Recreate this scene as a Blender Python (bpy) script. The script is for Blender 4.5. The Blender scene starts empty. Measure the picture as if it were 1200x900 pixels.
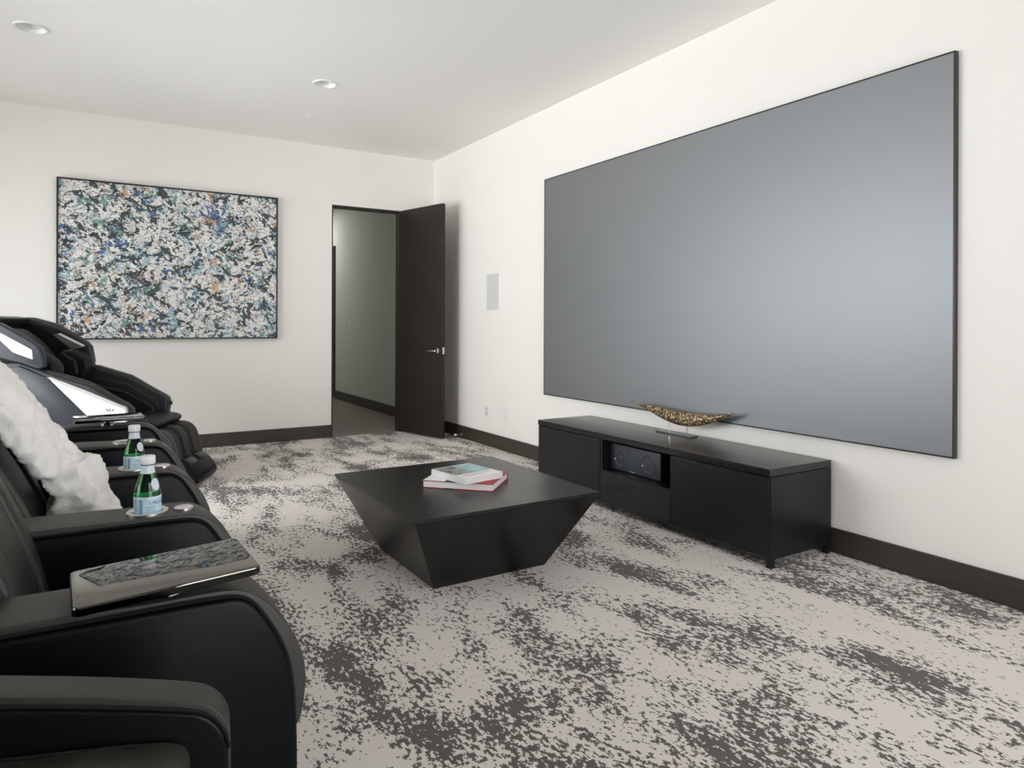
import bpy, bmesh, math, random
from mathutils import Vector, Matrix, noise
random.seed(7)
PI = math.pi
scene = bpy.context.scene
COL = scene.collection

# ------------------------------------------------------------------ camera
CAM_H = 1.1878
YAW = math.radians(31.514)
ROLL = math.radians(0.2194)
fwd = Vector((math.sin(YAW), math.cos(YAW), 0))
rgt = Vector((math.cos(YAW), -math.sin(YAW), 0))
up = Vector((0, 0, 1))
r2 = rgt * math.cos(ROLL) + up * math.sin(ROLL)
u2 = up * math.cos(ROLL) - rgt * math.sin(ROLL)
cd = bpy.data.cameras.new('camera')
cd.sensor_width = 36.0
cd.lens = 36.0 * 806.9 / 1200.0
cd.shift_y = -(450 - 380.4) / 1200.0
cd.clip_start = 0.02
cam = bpy.data.objects.new('camera', cd)
M = Matrix((r2, u2, -fwd)).transposed().to_4x4()
M.translation = Vector((0, 0, CAM_H))
cam.matrix_world = M
COL.objects.link(cam)
scene.camera = cam

# ------------------------------------------------------------------ world and daylight
world = bpy.data.worlds.new('sky')
scene.world = world
world.use_nodes = True
wb = world.node_tree.nodes['Background']
wb.inputs['Color'].default_value = (0.80, 0.90, 1.0, 1)
wb.inputs['Strength'].default_value = 1.6

LWX = -2.2      # left (window) wall
RWY = -1.7      # rear wall
LEFT_WINDOWS = [(1.3, 2.9), (3.3, 4.9), (5.3, 6.9)]
WZ0, WZ1 = 0.06, 2.40
REAR_WINDOW = (0.6, 3.1)

def area(name, loc, rot, sx, sy, power, color):
    l = bpy.data.lights.new(name, 'AREA')
    l.shape = 'RECTANGLE'; l.size = sx; l.size_y = sy
    l.energy = power; l.color = color
    o = bpy.data.objects.new(name, l)
    o.location = loc; o.rotation_euler = rot
    COL.objects.link(o)
    return o
for i, (a, b) in enumerate(LEFT_WINDOWS):
    area('daylight', (LWX - 0.26, (a + b) / 2, (WZ0 + WZ1) / 2), (0, -PI / 2, 0), WZ1 - WZ0, b - a, [50, 160, 95][i], (0.97, 0.985, 1.0))
area('daylight', ((REAR_WINDOW[0] + REAR_WINDOW[1]) / 2, RWY - 0.26, (WZ0 + WZ1) / 2), (PI / 2, 0, 0), REAR_WINDOW[1] - REAR_WINDOW[0], WZ1 - WZ0, 128, (0.97, 0.985, 1.0))

vs = scene.view_settings
vs.view_transform = 'Standard'
vs.look = 'None'
vs.exposure = 0.0
vs.gamma = 1.0
vs.use_curve_mapping = False
scene.cycles.use_denoising = True
scene.cycles.max_bounces = 14
scene.cycles.diffuse_bounces = 7
scene.cycles.sample_clamp_indirect = 8.0

# ------------------------------------------------------------------ material helpers
def srgb(r, g, b):
    def f(c):
        c /= 255.0
        return c / 12.92 if c <= 0.04045 else ((c + 0.055) / 1.055) ** 2.4
    return (f(r), f(g), f(b), 1.0)

class NT:
    def __init__(self, name):
        self.mat = bpy.data.materials.new(name)
        self.mat.use_nodes = True
        self.t = self.mat.node_tree
        self.b = self.t.nodes['Principled BSDF']
        self.out = self.t.nodes['Material Output']
    def n(self, typ, **kw):
        nd = self.t.nodes.new(typ)
        for k, v in kw.items():
            setattr(nd, k, v)
        return nd
    def link(self, a, b):
        self.t.links.new(a, b)
    def coord(self, which='Object', scale=(1, 1, 1), rot=(0, 0, 0)):
        tc = self.n('ShaderNodeTexCoord')
        mp = self.n('ShaderNodeMapping')
        mp.inputs['Scale'].default_value = scale
        mp.inputs['Rotation'].default_value = rot
        self.link(tc.outputs[which], mp.inputs['Vector'])
        return mp.outputs['Vector']
    def noise(self, vec, scale, detail=2.0, rough=0.5, dist=0.0):
        nd = self.n('ShaderNodeTexNoise')
        nd.inputs['Scale'].default_value = scale
        nd.inputs['Detail'].default_value = detail
        nd.inputs['Roughness'].default_value = rough
        nd.inputs['Distortion'].default_value = dist
        if vec is not None:
            self.link(vec, nd.inputs['Vector'])
        return nd.outputs['Fac']
    def ramp(self, fac, stops, interp='LINEAR'):
        nd = self.n('ShaderNodeValToRGB')
        cr = nd.color_ramp
        cr.interpolation = interp
        while len(cr.elements) < len(stops):
            cr.elements.new(0.5)
        for e, (p, c) in zip(cr.elements, stops):
            e.position = p
            e.color = c if len(c) == 4 else (*c, 1)
        self.link(fac, nd.inputs['Fac'])
        return nd.outputs['Color']
    def step(self, fac, a, b):
        nd = self.n('ShaderNodeMapRange')
        nd.inputs['From Min'].default_value = a
        nd.inputs['From Max'].default_value = b
        self.link(fac, nd.inputs['Value'])
        return nd.outputs['Result']
    def math(self, op, a, b=None, c=None):
        nd = self.n('ShaderNodeMath', operation=op)
        for i, v in enumerate((a, b, c)):
            if v is None:
                continue
            if isinstance(v, (int, float)):
                nd.inputs[i].default_value = v
            else:
                self.link(v, nd.inputs[i])
        return nd.outputs[0]
    def mix(self, fac, a, b):
        nd = self.n('ShaderNodeMix', data_type='RGBA')
        if isinstance(fac, (int, float)):
            nd.inputs[0].default_value = fac
        else:
            self.link(fac, nd.inputs[0])
        for idx, v in ((6, a), (7, b)):
            if isinstance(v, tuple):
                nd.inputs[idx].default_value = v
            else:
                self.link(v, nd.inputs[idx])
        return nd.outputs[2]
    def bump(self, h, strength=0.2, dist=0.01):
        nd = self.n('ShaderNodeBump')
        nd.inputs['Strength'].default_value = strength
        nd.inputs['Distance'].default_value = dist
        self.link(h, nd.inputs['Height'])
        self.link(nd.outputs['Normal'], self.b.inputs['Normal'])
    def set(self, **kw):
        for k, v in kw.items():
            k = k.replace('_', ' ')
            if isinstance(v, (int, float, tuple)):
                self.b.inputs[k].default_value = v
            else:
                self.link(v, self.b.inputs[k])
        return self.mat

def paint(name, col, rough=0.7, bump=0.03):
    m = NT(name)
    v = m.coord()
    f = m.noise(v, 90, 3)
    m.bump(f, bump, 0.002)
    g = m.noise(v, 1.2, 3)
    c = m.mix(g, tuple(x * 0.985 for x in col[:3]) + (1,), col)
    return m.set(Base_Color=c, Roughness=rough)

def plain(name, col, rough=0.5, metal=0.0, spec=0.5, nscale=60, var=0.08, bump=0.0):
    m = NT(name)
    v = m.coord()
    f = m.noise(v, nscale, 2)
    c = m.mix(f, tuple(x * (1 - var) for x in col[:3]) + (1,), tuple(min(1, x * (1 + var)) for x in col[:3]) + (1,))
    if bump:
        m.bump(f, bump, 0.002)
    m.set(Base_Color=c, Roughness=rough, Metallic=metal)
    m.b.inputs['Specular IOR Level'].default_value = spec
    return m.mat

def leather(name, col, rough=0.42, wrinkle=0.15, spec=0.5):
    m = NT(name)
    v = m.coord()
    fine = m.noise(v, 420, 2)
    big = m.noise(v, 9, 4, 0.6, 0.6)
    h = m.math('ADD', m.math('MULTIPLY', fine, 0.12), m.math('MULTIPLY', big, 1.0))
    m.bump(h, wrinkle, 0.02)
    c = m.mix(big, tuple(x * 0.85 for x in col[:3]) + (1,), tuple(x * 1.15 for x in col[:3]) + (1,))
    r = m.math('ADD', m.math('MULTIPLY', fine, 0.10), rough - 0.05)
    m.set(Base_Color=c, Roughness=r)
    m.b.inputs['Specular IOR Level'].default_value = spec
    return m.mat

def wood(name, dark, light, rough=0.4, axis='Y', spec=0.5, scale=1.0):
    m = NT(name)
    s = {'X': (1.5, 40, 40), 'Y': (40, 1.5, 40), 'Z': (40, 40, 1.5)}[axis]
    v = m.coord('Object', tuple(x * scale for x in s))
    f = m.noise(v, 1.6, 5, 0.65, 0.5)
    c = m.mix(m.step(f, 0.3, 0.7), dark, light)
    m.bump(f, 0.06, 0.003)
    m.set(Base_Color=c, Roughness=m.math('ADD', m.math('MULTIPLY', f, 0.15), rough - 0.07))
    m.b.inputs['Specular IOR Level'].default_value = spec
    return m.mat

M_WALL = paint('wall_paint', (0.86, 0.832, 0.788, 1))
M_CEIL = paint('ceiling_paint', (0.86, 0.842, 0.806, 1))
M_BASE = wood('baseboard_stain', srgb(50, 42, 36), srgb(64, 55, 47), 0.42, 'Y')
M_DOOR = wood('door_veneer', srgb(32, 26, 22), srgb(41, 34, 29), 0.45, 'Z', 0.35)
M_BLACKWOOD = wood('black_oak', srgb(14, 14, 15), srgb(26, 26, 27), 0.24, 'Y', 0.6)
M_BLACKWOOD_X = wood('black_oak_x', srgb(9, 9, 9), srgb(19, 19, 19), 0.30, 'Y', 0.45)
M_BLACKWOOD_Z = wood('black_oak_z', srgb(11, 11, 12), srgb(20, 20, 21), 0.36, 'Z', 0.4)
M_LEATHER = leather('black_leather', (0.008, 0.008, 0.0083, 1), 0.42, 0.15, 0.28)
M_LEATHER_LIT = leather('black_leather_pad_lit', (0.030, 0.0275, 0.0235, 1), 0.46, 0.15, 0.42)  # paler copy of the leather, grey sheen of lit tops put into the colour
M_LEATHER_SMOOTH = leather('smooth_black_leather', (0.003, 0.0035, 0.0045, 1), 0.38, 0.06, 0.13)  # smooth panels, their shade darkened into the base colour
M_SHELL = plain('slate_shell', (0.030, 0.036, 0.046, 1), 0.38, 0.0, 0.5, 300, 0.05)
M_SHELLDARK = plain('dark_shell', (0.015, 0.017, 0.020, 1), 0.40, 0.0, 0.5, 300, 0.05)
M_WHITEPANEL = plain('white_gloss_panel', (0.90, 0.90, 0.90, 1), 0.15, 0.0, 0.6, 10, 0.02)
M_CHROME = plain('chrome', (0.80, 0.80, 0.80, 1), 0.08, 1.0, 0.5, 20, 0.02)
M_SILVER = plain('brushed_silver', (0.72, 0.70, 0.66, 1), 0.28, 1.0, 0.5, 200, 0.06)
M_BLACKPLASTIC = plain('black_plastic', (0.012, 0.012, 0.013, 1), 0.35)
M_DARKCUP = plain('cup_liner', (0.03, 0.03, 0.03, 1), 0.3, 0.6)
M_WHITEPLASTIC = plain('white_plastic', (0.80, 0.80, 0.78, 1), 0.35, 0.0, 0.5, 40, 0.02)
M_FRAMEBLACK = plain('black_frame', (0.010, 0.010, 0.011, 1), 0.4)
M_STITCH = plain('stitching', (0.008, 0.008, 0.008, 1), 0.7, 0, 0.2)

# ------------------------------------------------------------------ mesh helpers
def finish(bm, smooth=True, angle=40):
    me = bpy.data.meshes.new('mesh')
    bmesh.ops.recalc_face_normals(bm, faces=bm.faces)
    bm.to_mesh(me)
    bm.free()
    if smooth:
        me.shade_smooth()
        me.set_sharp_from_angle(angle=math.radians(angle))
    return me

def obj(name, bm, mat, parent=None, smooth=True, angle=40):
    me = finish(bm, smooth, angle) if isinstance(bm, bmesh.types.BMesh) else bm
    me.name = name
    if mat is not None and not me.materials:
        me.materials.append(mat)
    o = bpy.data.objects.new(name, me)
    COL.objects.link(o)
    if parent is not None:
        o.parent = parent
    return o

def tag(o, label=None, cat=None, group=None, kind=None):
    if label: o['label'] = label
    if cat: o['category'] = cat
    if group: o['group'] = group
    if kind: o['kind'] = kind
    return o

def thing(name, loc, label, cat, group=None, rz=0.0):
    o = bpy.data.objects.new(name, None)
    o.empty_display_size = 0.1
    COL.objects.link(o)
    o.location = loc
    o.rotation_euler = (0, 0, rz)
    return tag(o, label, cat, group)

def bevel(bm, w, seg=3, angle=25):
    if w <= 0:
        return bm
    es = [e for e in bm.edges if len(e.link_faces) == 2 and e.calc_face_angle(0) > math.radians(angle)]
    bmesh.ops.bevel(bm, geom=es, offset=w, segments=seg, profile=0.5, affect='EDGES', clamp_overlap=True)
    return bm

def box(x0, x1, y0, y1, z0, z1, bev=0.0, seg=2, bm=None):
    own = bmesh.new()
    bmesh.ops.create_cube(own, size=1.0)
    for v in own.verts:
        v.co = Vector((x0 + (v.co.x + 0.5) * (x1 - x0), y0 + (v.co.y + 0.5) * (y1 - y0), z0 + (v.co.z + 0.5) * (z1 - z0)))
    bevel(own, bev, seg)
    return merge(bm, own)

def merge(bm, own):
    if bm is None:
        return own
    me = bpy.data.meshes.new('tmp')
    own.to_mesh(me); own.free()
    bm.from_mesh(me)
    bpy.data.meshes.remove(me)
    return bm

def prism(pts, t0, t1, axis='y', bev=0.0, seg=3, angle=25, bm=None):
    """polygon pts (p,q) extruded between t0 and t1 along axis. axis y: p=x q=z; axis x: p=y q=z; axis z: p=x q=y"""
    own = bmesh.new()
    def co(p, q, t):
        return {'y': (p, t, q), 'x': (t, p, q), 'z': (p, q, t)}[axis]
    A = [own.verts.new(co(p, q, t0)) for p, q in pts]
    B = [own.verts.new(co(p, q, t1)) for p, q in pts]
    n = len(pts)
    own.faces.new(A); own.faces.new(B[::-1])
    for i in range(n):
        own.faces.new((A[i], A[(i + 1) % n], B[(i + 1) % n], B[i]))
    bmesh.ops.recalc_face_normals(own, faces=own.faces)
    bevel(own, bev, seg, angle)
    return merge(bm, own)

def smooth_poly(pts, n=3, closed=True):
    """corner cutting (Chaikin)"""
    for _ in range(n):
        out = []
        m = len(pts)
        for i in range(m if closed else m - 1):
            a, b = pts[i], pts[(i + 1) % m]
            out.append((a[0] * .75 + b[0] * .25, a[1] * .75 + b[1] * .25))
            out.append((a[0] * .25 + b[0] * .75, a[1] * .25 + b[1] * .75))
        if not closed:
            out = [pts[0]] + out + [pts[-1]]
        pts = out
    return pts

def lathe(prof, c=(0, 0, 0), n=32, bm=None, close=False):
    own = bmesh.new()
    rings = []
    for r, z in prof:
        if r < 1e-6:
            rings.append([own.verts.new((c[0], c[1], c[2] + z))])
        else:
            rings.append([own.verts.new((c[0] + r * math.cos(2 * PI * i / n), c[1] + r * math.sin(2 * PI * i / n), c[2] + z)) for i in range(n)])
    for a, b in zip(rings, rings[1:] + ([rings[0]] if close else [])):
        for i in range(n):
            j = (i + 1) % n
            if len(a) == 1 and len(b) == 1: continue
            if len(a) == 1: own.faces.new((a[0], b[j], b[i]))
            elif len(b) == 1: own.faces.new((a[i], a[j], b[0]))
            else: own.faces.new((a[i], a[j], b[j], b[i]))
    return merge(bm, own)

def tube(path, r, n=8, bm=None, cap=True):
    own = bmesh.new()
    P = [Vector(p) for p in path]
    rings = []
    for i, p in enumerate(P):
        d = (P[min(i + 1, len(P) - 1)] - P[max(i - 1, 0)]).normalized()
        a = d.orthogonal().normalized() if i == 0 else (rings_a - d * rings_a.dot(d)).normalized()
        rings_a = a
        b = d.cross(a)
        rr = r[i] if isinstance(r, (list, tuple)) else r
        rings.append([own.verts.new(p + (a * math.cos(2 * PI * k / n) + b * math.sin(2 * PI * k / n)) * rr) for k in range(n)])
    for A, B in zip(rings, rings[1:]):
        for k in range(n):
            own.faces.new((A[k], A[(k + 1) % n], B[(k + 1) % n], B[k]))
    if cap:
        own.faces.new(rings[0]); own.faces.new(rings[-1][::-1])
    return merge(bm, own)

def cut(target, cutter_bm):
    """boolean difference, applied"""
    c = obj('cutter', cutter_bm, None)
    md = target.modifiers.new('cut', 'BOOLEAN')
    md.operation = 'DIFFERENCE'; md.object = c; md.solver = 'EXACT'
    bpy.context.view_layer.update()
    dg = bpy.context.evaluated_depsgraph_get()
    me = bpy.data.meshes.new_from_object(target.evaluated_get(dg))
    target.modifiers.remove(md)
    target.data = me
    cm = c.data
    bpy.data.objects.remove(c); bpy.data.meshes.remove(cm)
    me.shade_smooth(); me.set_sharp_from_angle(angle=math.radians(40))

def bake(o):
    bpy.context.view_layer.update()
    dg = bpy.context.evaluated_depsgraph_get()
    me = bpy.data.meshes.new_from_object(o.evaluated_get(dg))
    o.modifiers.clear()
    o.data = me

def text_mesh(s, size, font_bold=False):
    cu = bpy.data.curves.new('lettering', 'FONT')
    cu.body = s; cu.size = size; cu.align_x = 'LEFT'
    cu.resolution_u = 2
    t = bpy.data.objects.new('lettering', cu)
    COL.objects.link(t)
    bpy.context.view_layer.update()
    dg = bpy.context.evaluated_depsgraph_get()
    me = bpy.data.meshes.new_from_object(t.evaluated_get(dg))
    bpy.data.objects.remove(t); bpy.data.curves.remove(cu)
    return me

# ------------------------------------------------------------------ the room
WX, WY, HC = 3.3345, 7.148, 3.043
DX0, DX1, DH = 2.162, 2.935, 2.44     # door opening in the back wall
BB = 0.130
T = 0.12
HX0 = 1.95                            # hall
HY1 = 12.6
HDY0, HDY1 = 10.89, 11.75             # dark doorway far down the hall

def structure(name, bm, mat, label, parent=None, smooth=False):
    o = obj(name, bm, mat, parent, smooth)
    if parent is None:
        tag(o, label, None, None, 'structure')
    return o

# carpet
m = NT('carpet')
tc = m.n('ShaderNodeTexCoord')
def snap(sx, sy):
    nd = m.n('ShaderNodeVectorMath', operation='SNAP')
    m.link(tc.outputs['Object'], nd.inputs[0])
    nd.inputs[1].default_value = (sx, sy, 1)
    return nd.outputs[0]
def mapped(vec, sc, loc=(0, 0, 0)):
    mp = m.n('ShaderNodeMapping')
    mp.inputs['Scale'].default_value = sc
    mp.inputs['Location'].default_value = loc
    m.link(vec, mp.inputs['Vector'])
    return mp.outputs['Vector']
sv = snap(0.0045, 0.0065)
fine = m.noise(mapped(sv, (1.0, 0.50, 1)), 64, 3.5, 0.66)
mid = m.noise(mapped(sv, (1.0, 0.38, 1), (3, 7, 0)), 7.5, 3.0, 0.6, 0.3)
big = m.noise(mapped(sv, (1.0, 0.55, 1), (1.3, 4, 0)), 2.7, 2.5, 0.5, 0.3)
s = m.math('ADD', m.math('MULTIPLY', fine, 1.25), m.math('ADD', m.math('MULTIPLY', mid, 0.78), m.math('MULTIPLY', big, 0.78)))
dark = m.step(s, 1.442, 1.472)
pile = m.noise(tc.outputs['Object'], 700, 2)
tint = m.noise(mapped(tc.outputs['Object'], (1, 0.6, 1)), 3.0, 2)
lightc = m.mix(tint, (0.75, 0.685, 0.635, 1), (0.81, 0.76, 0.715, 1))
lightc = m.mix(m.math('MULTIPLY', pile, 0.34), lightc, (0.56, 0.51, 0.475, 1))
darkc = m.mix(pile, (0.075, 0.061, 0.054, 1), (0.15, 0.127, 0.114, 1))
m.bump(m.math('SUBTRACT', pile, m.math('MULTIPLY', dark, 0.3)), 0.5, 0.004)
M_CARPET = m.set(Base_Color=m.mix(dark, lightc, darkc), Roughness=0.95)
m.b.inputs['Specular IOR Level'].default_value = 0.1
m.b.inputs['Sheen Weight'].default_value = 0.15

structure('floor', box(LWX - T, WX + T, RWY - T, WY + 0.0, -0.1, 0.0), M_CARPET, 'greige carpet with dark brown speckled streaks')

# ceiling with holes for the recessed lights
LIGHTS = [(-0.322, 5.275), (1.545, 5.295)]
ceil = structure('ceiling', box(LWX - T, WX + T, RWY - T, WY + T, HC, HC + 0.14), M_CEIL, 'smooth off-white ceiling with recessed lights')
for (lx, ly) in LIGHTS:
    cut(ceil, lathe([(0, -0.05), (0.078, -0.05), (0.078, 0.09), (0, 0.09)], (lx, ly, HC), 40))
ceil.data.shade_flat()

# walls
bm = box(LWX - T, DX0, WY, WY + T, 0, HC)
box(DX0, DX1, WY, WY + T, DH, HC, bm=bm)
box(DX1, WX + T, WY, WY + T, 0, HC, bm=bm)
structure('wall_back', bm, M_WALL, 'warm white back wall with the doorway and the painting')
structure('wall_right', box(WX, WX + T, RWY - T, WY, 0, HC), M_WALL, 'white wall that carries the projection screen')
bm = None
ys = [RWY - T]
for a, b in LEFT_WINDOWS:
    ys += [a, b]
ys.append(WY)
bm = bmesh.new()
for i in range(0, len(ys), 2):
    box(LWX - T, LWX, ys[i], ys[i + 1], 0, HC, bm=bm)
for a, b in LEFT_WINDOWS:
    box(LWX - T, LWX, a, b, 0, WZ0, bm=bm)
    box(LWX - T, LWX, a, b, WZ1, HC, bm=bm)
structure('wall_left', bm, M_WALL, 'white wall with tall windows behind the recliners')
bm = box(LWX, REAR_WINDOW[0], RWY - T, RWY, 0, HC)
box(REAR_WINDOW[1], WX, RWY - T, RWY, 0, HC, bm=bm)
box(REAR_WINDOW[0], REAR_WINDOW[1], RWY - T, RWY, 0, WZ0, bm=bm)
box(REAR_WINDOW[0], REAR_WINDOW[1], RWY - T, RWY, WZ1, HC, bm=bm)
structure('wall_rear', bm, M_WALL, 'white wall with a wide window behind the camera')

# windows: frame + glass
m = NT('window_glass')
tr = m.n('ShaderNodeBsdfTransparent')
gl = m.n('ShaderNodeBsdfGlossy')
gl.inputs['Roughness'].default_value = 0.02
fr = m.n('ShaderNodeFresnel')
mx = m.n('ShaderNodeMixShader')
m.link(fr.outputs[0], mx.inputs[0]); m.link(tr.outputs[0], mx.inputs[1]); m.link(gl.outputs[0], mx.inputs[2])
m.link(mx.outputs[0], m.out.inputs['Surface'])
M_GLASSPANE = m.mat
M_WINFRAME = plain('window_frame', (0.03, 0.027, 0.024, 1), 0.4)
def window(n, axis, a, b, off, label):
    def bx(p0, p1, q0, q1, d0, d1, bm=None):
        if axis == 'left':
            return box(off + d0, off + d1, p0, p1, q0, q1, bm=bm)
        return box(p0, p1, off + d0, off + d1, q0, q1, bm=bm)
    f = 0.05
    bm = bx(a, a + f, WZ0, WZ1, 0.02, 0.10)
    bx(b - f, b, WZ0, WZ1, 0.02, 0.10, bm)
    bx(a + f, b - f, WZ0, WZ0 + f, 0.02, 0.10, bm)
    bx(a + f, b - f, WZ1 - f, WZ1, 0.02, 0.10, bm)
    mid = (a + b) / 2
    bx(mid - 0.02, mid + 0.02, WZ0 + f, WZ1 - f, 0.03, 0.09, bm)
    w = obj('window_%d' % n, bm, M_WINFRAME, None, False)
    tag(w, label, None, None, 'structure')
    obj('pane', bx(a + f, mid - 0.02, WZ0 + f, WZ1 - f, 0.05, 0.056), M_GLASSPANE, w, False)
    obj('pane', bx(mid + 0.02, b - f, WZ0 + f, WZ1 - f, 0.05, 0.056), M_GLASSPANE, w, False)
for i, (a, b) in enumerate(LEFT_WINDOWS):
    window(i + 1, 'left', a, b, LWX - T, 'tall dark-framed window in the left wall')
window(4, 'rear', REAR_WINDOW[0], REAR_WINDOW[1], RWY - T, 'wide dark-framed window in the rear wall')

# baseboards
def baseboard(name, bm, label):
    structure(name, bevel(bm, 0.003, 1), M_BASE, label, smooth=False)
bt = 0.014
baseboard('baseboard_back', box(LWX, DX0 - 0.001, WY - bt, WY, 0, BB), 'dark brown baseboard under the painting')
baseboard('baseboard_right', box(WX - bt, WX, RWY, WY - bt, 0, BB), 'dark brown baseboard along the screen wall')
baseboard('baseboard_left', box(LWX, LWX + bt, RWY, WY - bt, 0, BB), 'dark brown baseboard along the window wall')
baseboard('baseboard_rear', box(LWX + bt, WX - bt, RWY, RWY + bt, 0, BB), 'dark brown baseboard on the rear wall')
baseboard('trim_1', box(DX1 + 0.002, WX - bt, WY - bt, WY, 0, BB), 'short dark baseboard behind the open door')

# dark jamb lining of the doorway
bm = box(DX0, DX0 + 0.012, WY - 0.002, WY + T + 0.004, 0, DH)
box(DX1 - 0.012, DX1, WY - 0.002, WY + T + 0.004, 0, DH, bm=bm)
box(DX0 + 0.012, DX1 - 0.012, WY - 0.002, WY + T + 0.004, DH - 0.020, DH, bm=bm)
structure('trim_2', bm, M_DOOR, 'thin dark brown jamb lining the doorway')

# hall behind the doorway
M_HALLWALL = paint('hall_paint', (0.70, 0.71, 0.67, 1))
M_PLANK = wood('grey_plank', srgb(118, 112, 104), srgb(150, 144, 136), 0.45, 'X')
hf = structure('floor_hall', box(HX0 - T, WX + 1.0, WY, HY1, -0.1, -0.012), plain('subfloor', (0.10, 0.095, 0.09, 1), 0.7), 'grey plank floor of the hall')
pw = 0.19
y = WY + 0.004
pm = None
k = 0
while y + pw < HY1:
    if pm is None:
        pm = finish(box(HX0, WX + 0.6, 0, pw - 0.003, -0.012, -0.002, 0.0015, 1), False)
        pm.materials.append(M_PLANK)
    o = bpy.data.objects.new('plank', pm)
    COL.objects.link(o); o.parent = hf
    o.location = (0, y, 0)
    y += pw; k += 1
bm = box(WX + 0.02, WX + 0.02 + T, WY + T, HDY0, 0, HC)
box(WX + 0.02, WX + 0.02 + T, HDY1, HY1, 0, HC, bm=bm)
box(WX + 0.02, WX + 0.02 + T, HDY0, HDY1, DH, HC, bm=bm)
structure('wall_hall_right', bm, M_HALLWALL, 'pale grey-green hall wall seen through the doorway')
structure('wall_hall_left', box(HX0 - T, HX0, WY + T, HY1, 0, HC), M_HALLWALL, 'hall wall hidden left of the doorway')
structure('wall_hall_end', box(HX0 - T, WX + 1.0, HY1, HY1 + T, 0, HC), M_HALLWALL, 'far end wall of the hall')
structure('ceiling_hall', box(HX0 - T, WX + 1.0, WY + T, HY1 + T, HC, HC + 0.1), M_CEIL, 'ceiling of the hall')
baseboard('baseboard_hall', box(WX + 0.02 - bt, WX + 0.02, WY + T, HDY0 - 0.01, 0, BB), 'dark baseboard along the hall wall')
d2 = obj('door_2', box(WX + 0.06, WX + 0.10, HDY0 + 0.03, HDY1 - 0.03, 0.005, DH - 0.03, 0.002, 1), M_DOOR, None, False)
tag(d2, 'dark brown closed door far down the hall', None, None, 'structure')
bm = box(WX + 0.005, WX + 0.14, HDY0 - 0.01, HDY0 + 0.03, 0, DH)
box(WX + 0.005, WX + 0.14, HDY1 - 0.03, HDY1 + 0.01, 0, DH, bm=bm)
box(WX + 0.005, WX + 0.14, HDY0 + 0.03, HDY1 - 0.03, DH - 0.03, DH, bm=bm)
obj('door_frame', bm, M_DOOR, d2, False)
# hall light switch
sw = thing('light_switch', (WX + 0.02, 10.385, 1.18), 'white light switch on the hall wall', 'switch')
obj('plate', box(-0.006, 0, -0.036, 0.036, -0.058, 0.058, 0.002, 1), M_WHITEPLASTIC, sw)
obj('rocker', box(-0.010, -0.006, -0.016, 0.016, -0.033, 0.033, 0.001, 1), M_WHITEPLASTIC, sw)
# ceiling lamp added out of view to brighten the hall
hl = thing('added_hall_light', (2.65, 11.2, HC), 'added round flush ceiling light, unseen, that brightens the hall', 'ceiling light')
obj('trim_ring', lathe([(0.09, 0), (0.095, -0.008), (0.082, -0.012), (0.078, -0.003)], n=32, close=True), M_WHITEPLASTIC, hl)
me_ = NT('added_lamp_lens'); me_.set(Base_Color=(0.9, 0.9, 0.88, 1), Roughness=0.4)
me_.b.inputs['Emission Color'].default_value = (1, 0.95, 0.85, 1); me_.b.inputs['Emission Strength'].default_value = 4.0
obj('lens', lathe([(0.0, -0.006), (0.079, -0.004), (0.079, -0.001), (0, -0.001)], n=32), me_.mat, hl)
l = bpy.data.lights.new('added_hall_lamp', 'AREA'); l.shape = 'DISK'; l.size = 0.16; l.energy = 14; l.color = (1, 0.99, 0.94)
lo = bpy.data.objects.new('added_hall_lamp', l); COL.objects.link(lo); lo.location = (2.65, 11.2, HC - 0.02)

# door leaf, open into the room
hinge = Vector((DX1 - 0.008, WY - 0.010, 0))
end = Vector((3.106, 6.417, 0))
dv = (end - hinge); LW = dv.length
ang = math.atan2(dv.y, dv.x)
door = obj('door_1', box(0, LW, -0.021, 0.021, 0.012, DH - 0.006, 0.002, 1), M_DOOR, None, False)
door.location = hinge; door.rotation_euler = (0, 0, ang)
tag(door, 'tall dark brown flush door standing open into the room', None, None, 'structure')
def lever(side):
    s = side
    bm = lathe([(0.0, 0), (0.026, 0), (0.026, 0.006), (0.011, 0.008), (0.010, 0.045), (0, 0.045)], n=20)
    for v in bm.verts:   # axis z -> local y
        v.co = Vector((LW - 0.065 + v.co.x, s * (0.021 + v.co.z), 0.913 + v.co.y))
    tube([(LW - 0.062, s * 0.062, 0.913), (LW - 0.085, s * 0.066, 0.913), (LW - 0.14, s * 0.066, 0.911), (LW - 0.185, s * 0.060, 0.905)], [0.010, 0.010, 0.009, 0.007], 10, bm)
    return bm
obj('door_handle', lever(-1), M_CHROME, door)
obj('door_handle', lever(1), M_CHROME, door)
obj('latch_plate', box(LW, LW + 0.002, -0.012, 0.012, 0.88, 0.95, 0.0005, 1), M_SILVER, door)
obj('latch', box(LW, LW + 0.010, -0.008, 0.006, 0.903, 0.925, 0.002, 1), M_CHROME, door)
bm = bmesh.new()
for hz in (0.2, 0.9, 1.6, 2.25):
    lathe([(0, -0.05), (0.007, -0.05), (0.007, 0.05), (0, 0.05)], (-0.004, 0.018, hz), 10, bm)
obj('hinge', bm, M_SILVER, door)

# door stop on the right baseboard
ds = thing('door_stop', (WX - bt, 6.405, 0.040), 'small silver door stop on the baseboard beside the open door', 'door stop')
obj('rod', tube([(0, 0, 0), (-0.075, 0, 0)], 0.005, 8), M_SILVER, ds)
obj('flange', tube([(0, 0, 0), (-0.006, 0, 0)], 0.013, 12), M_SILVER, ds)
obj('tip', tube([(-0.070, 0, 0), (-0.088, 0, 0)], 0.011, 12), M_WHITEPLASTIC, ds)

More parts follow.
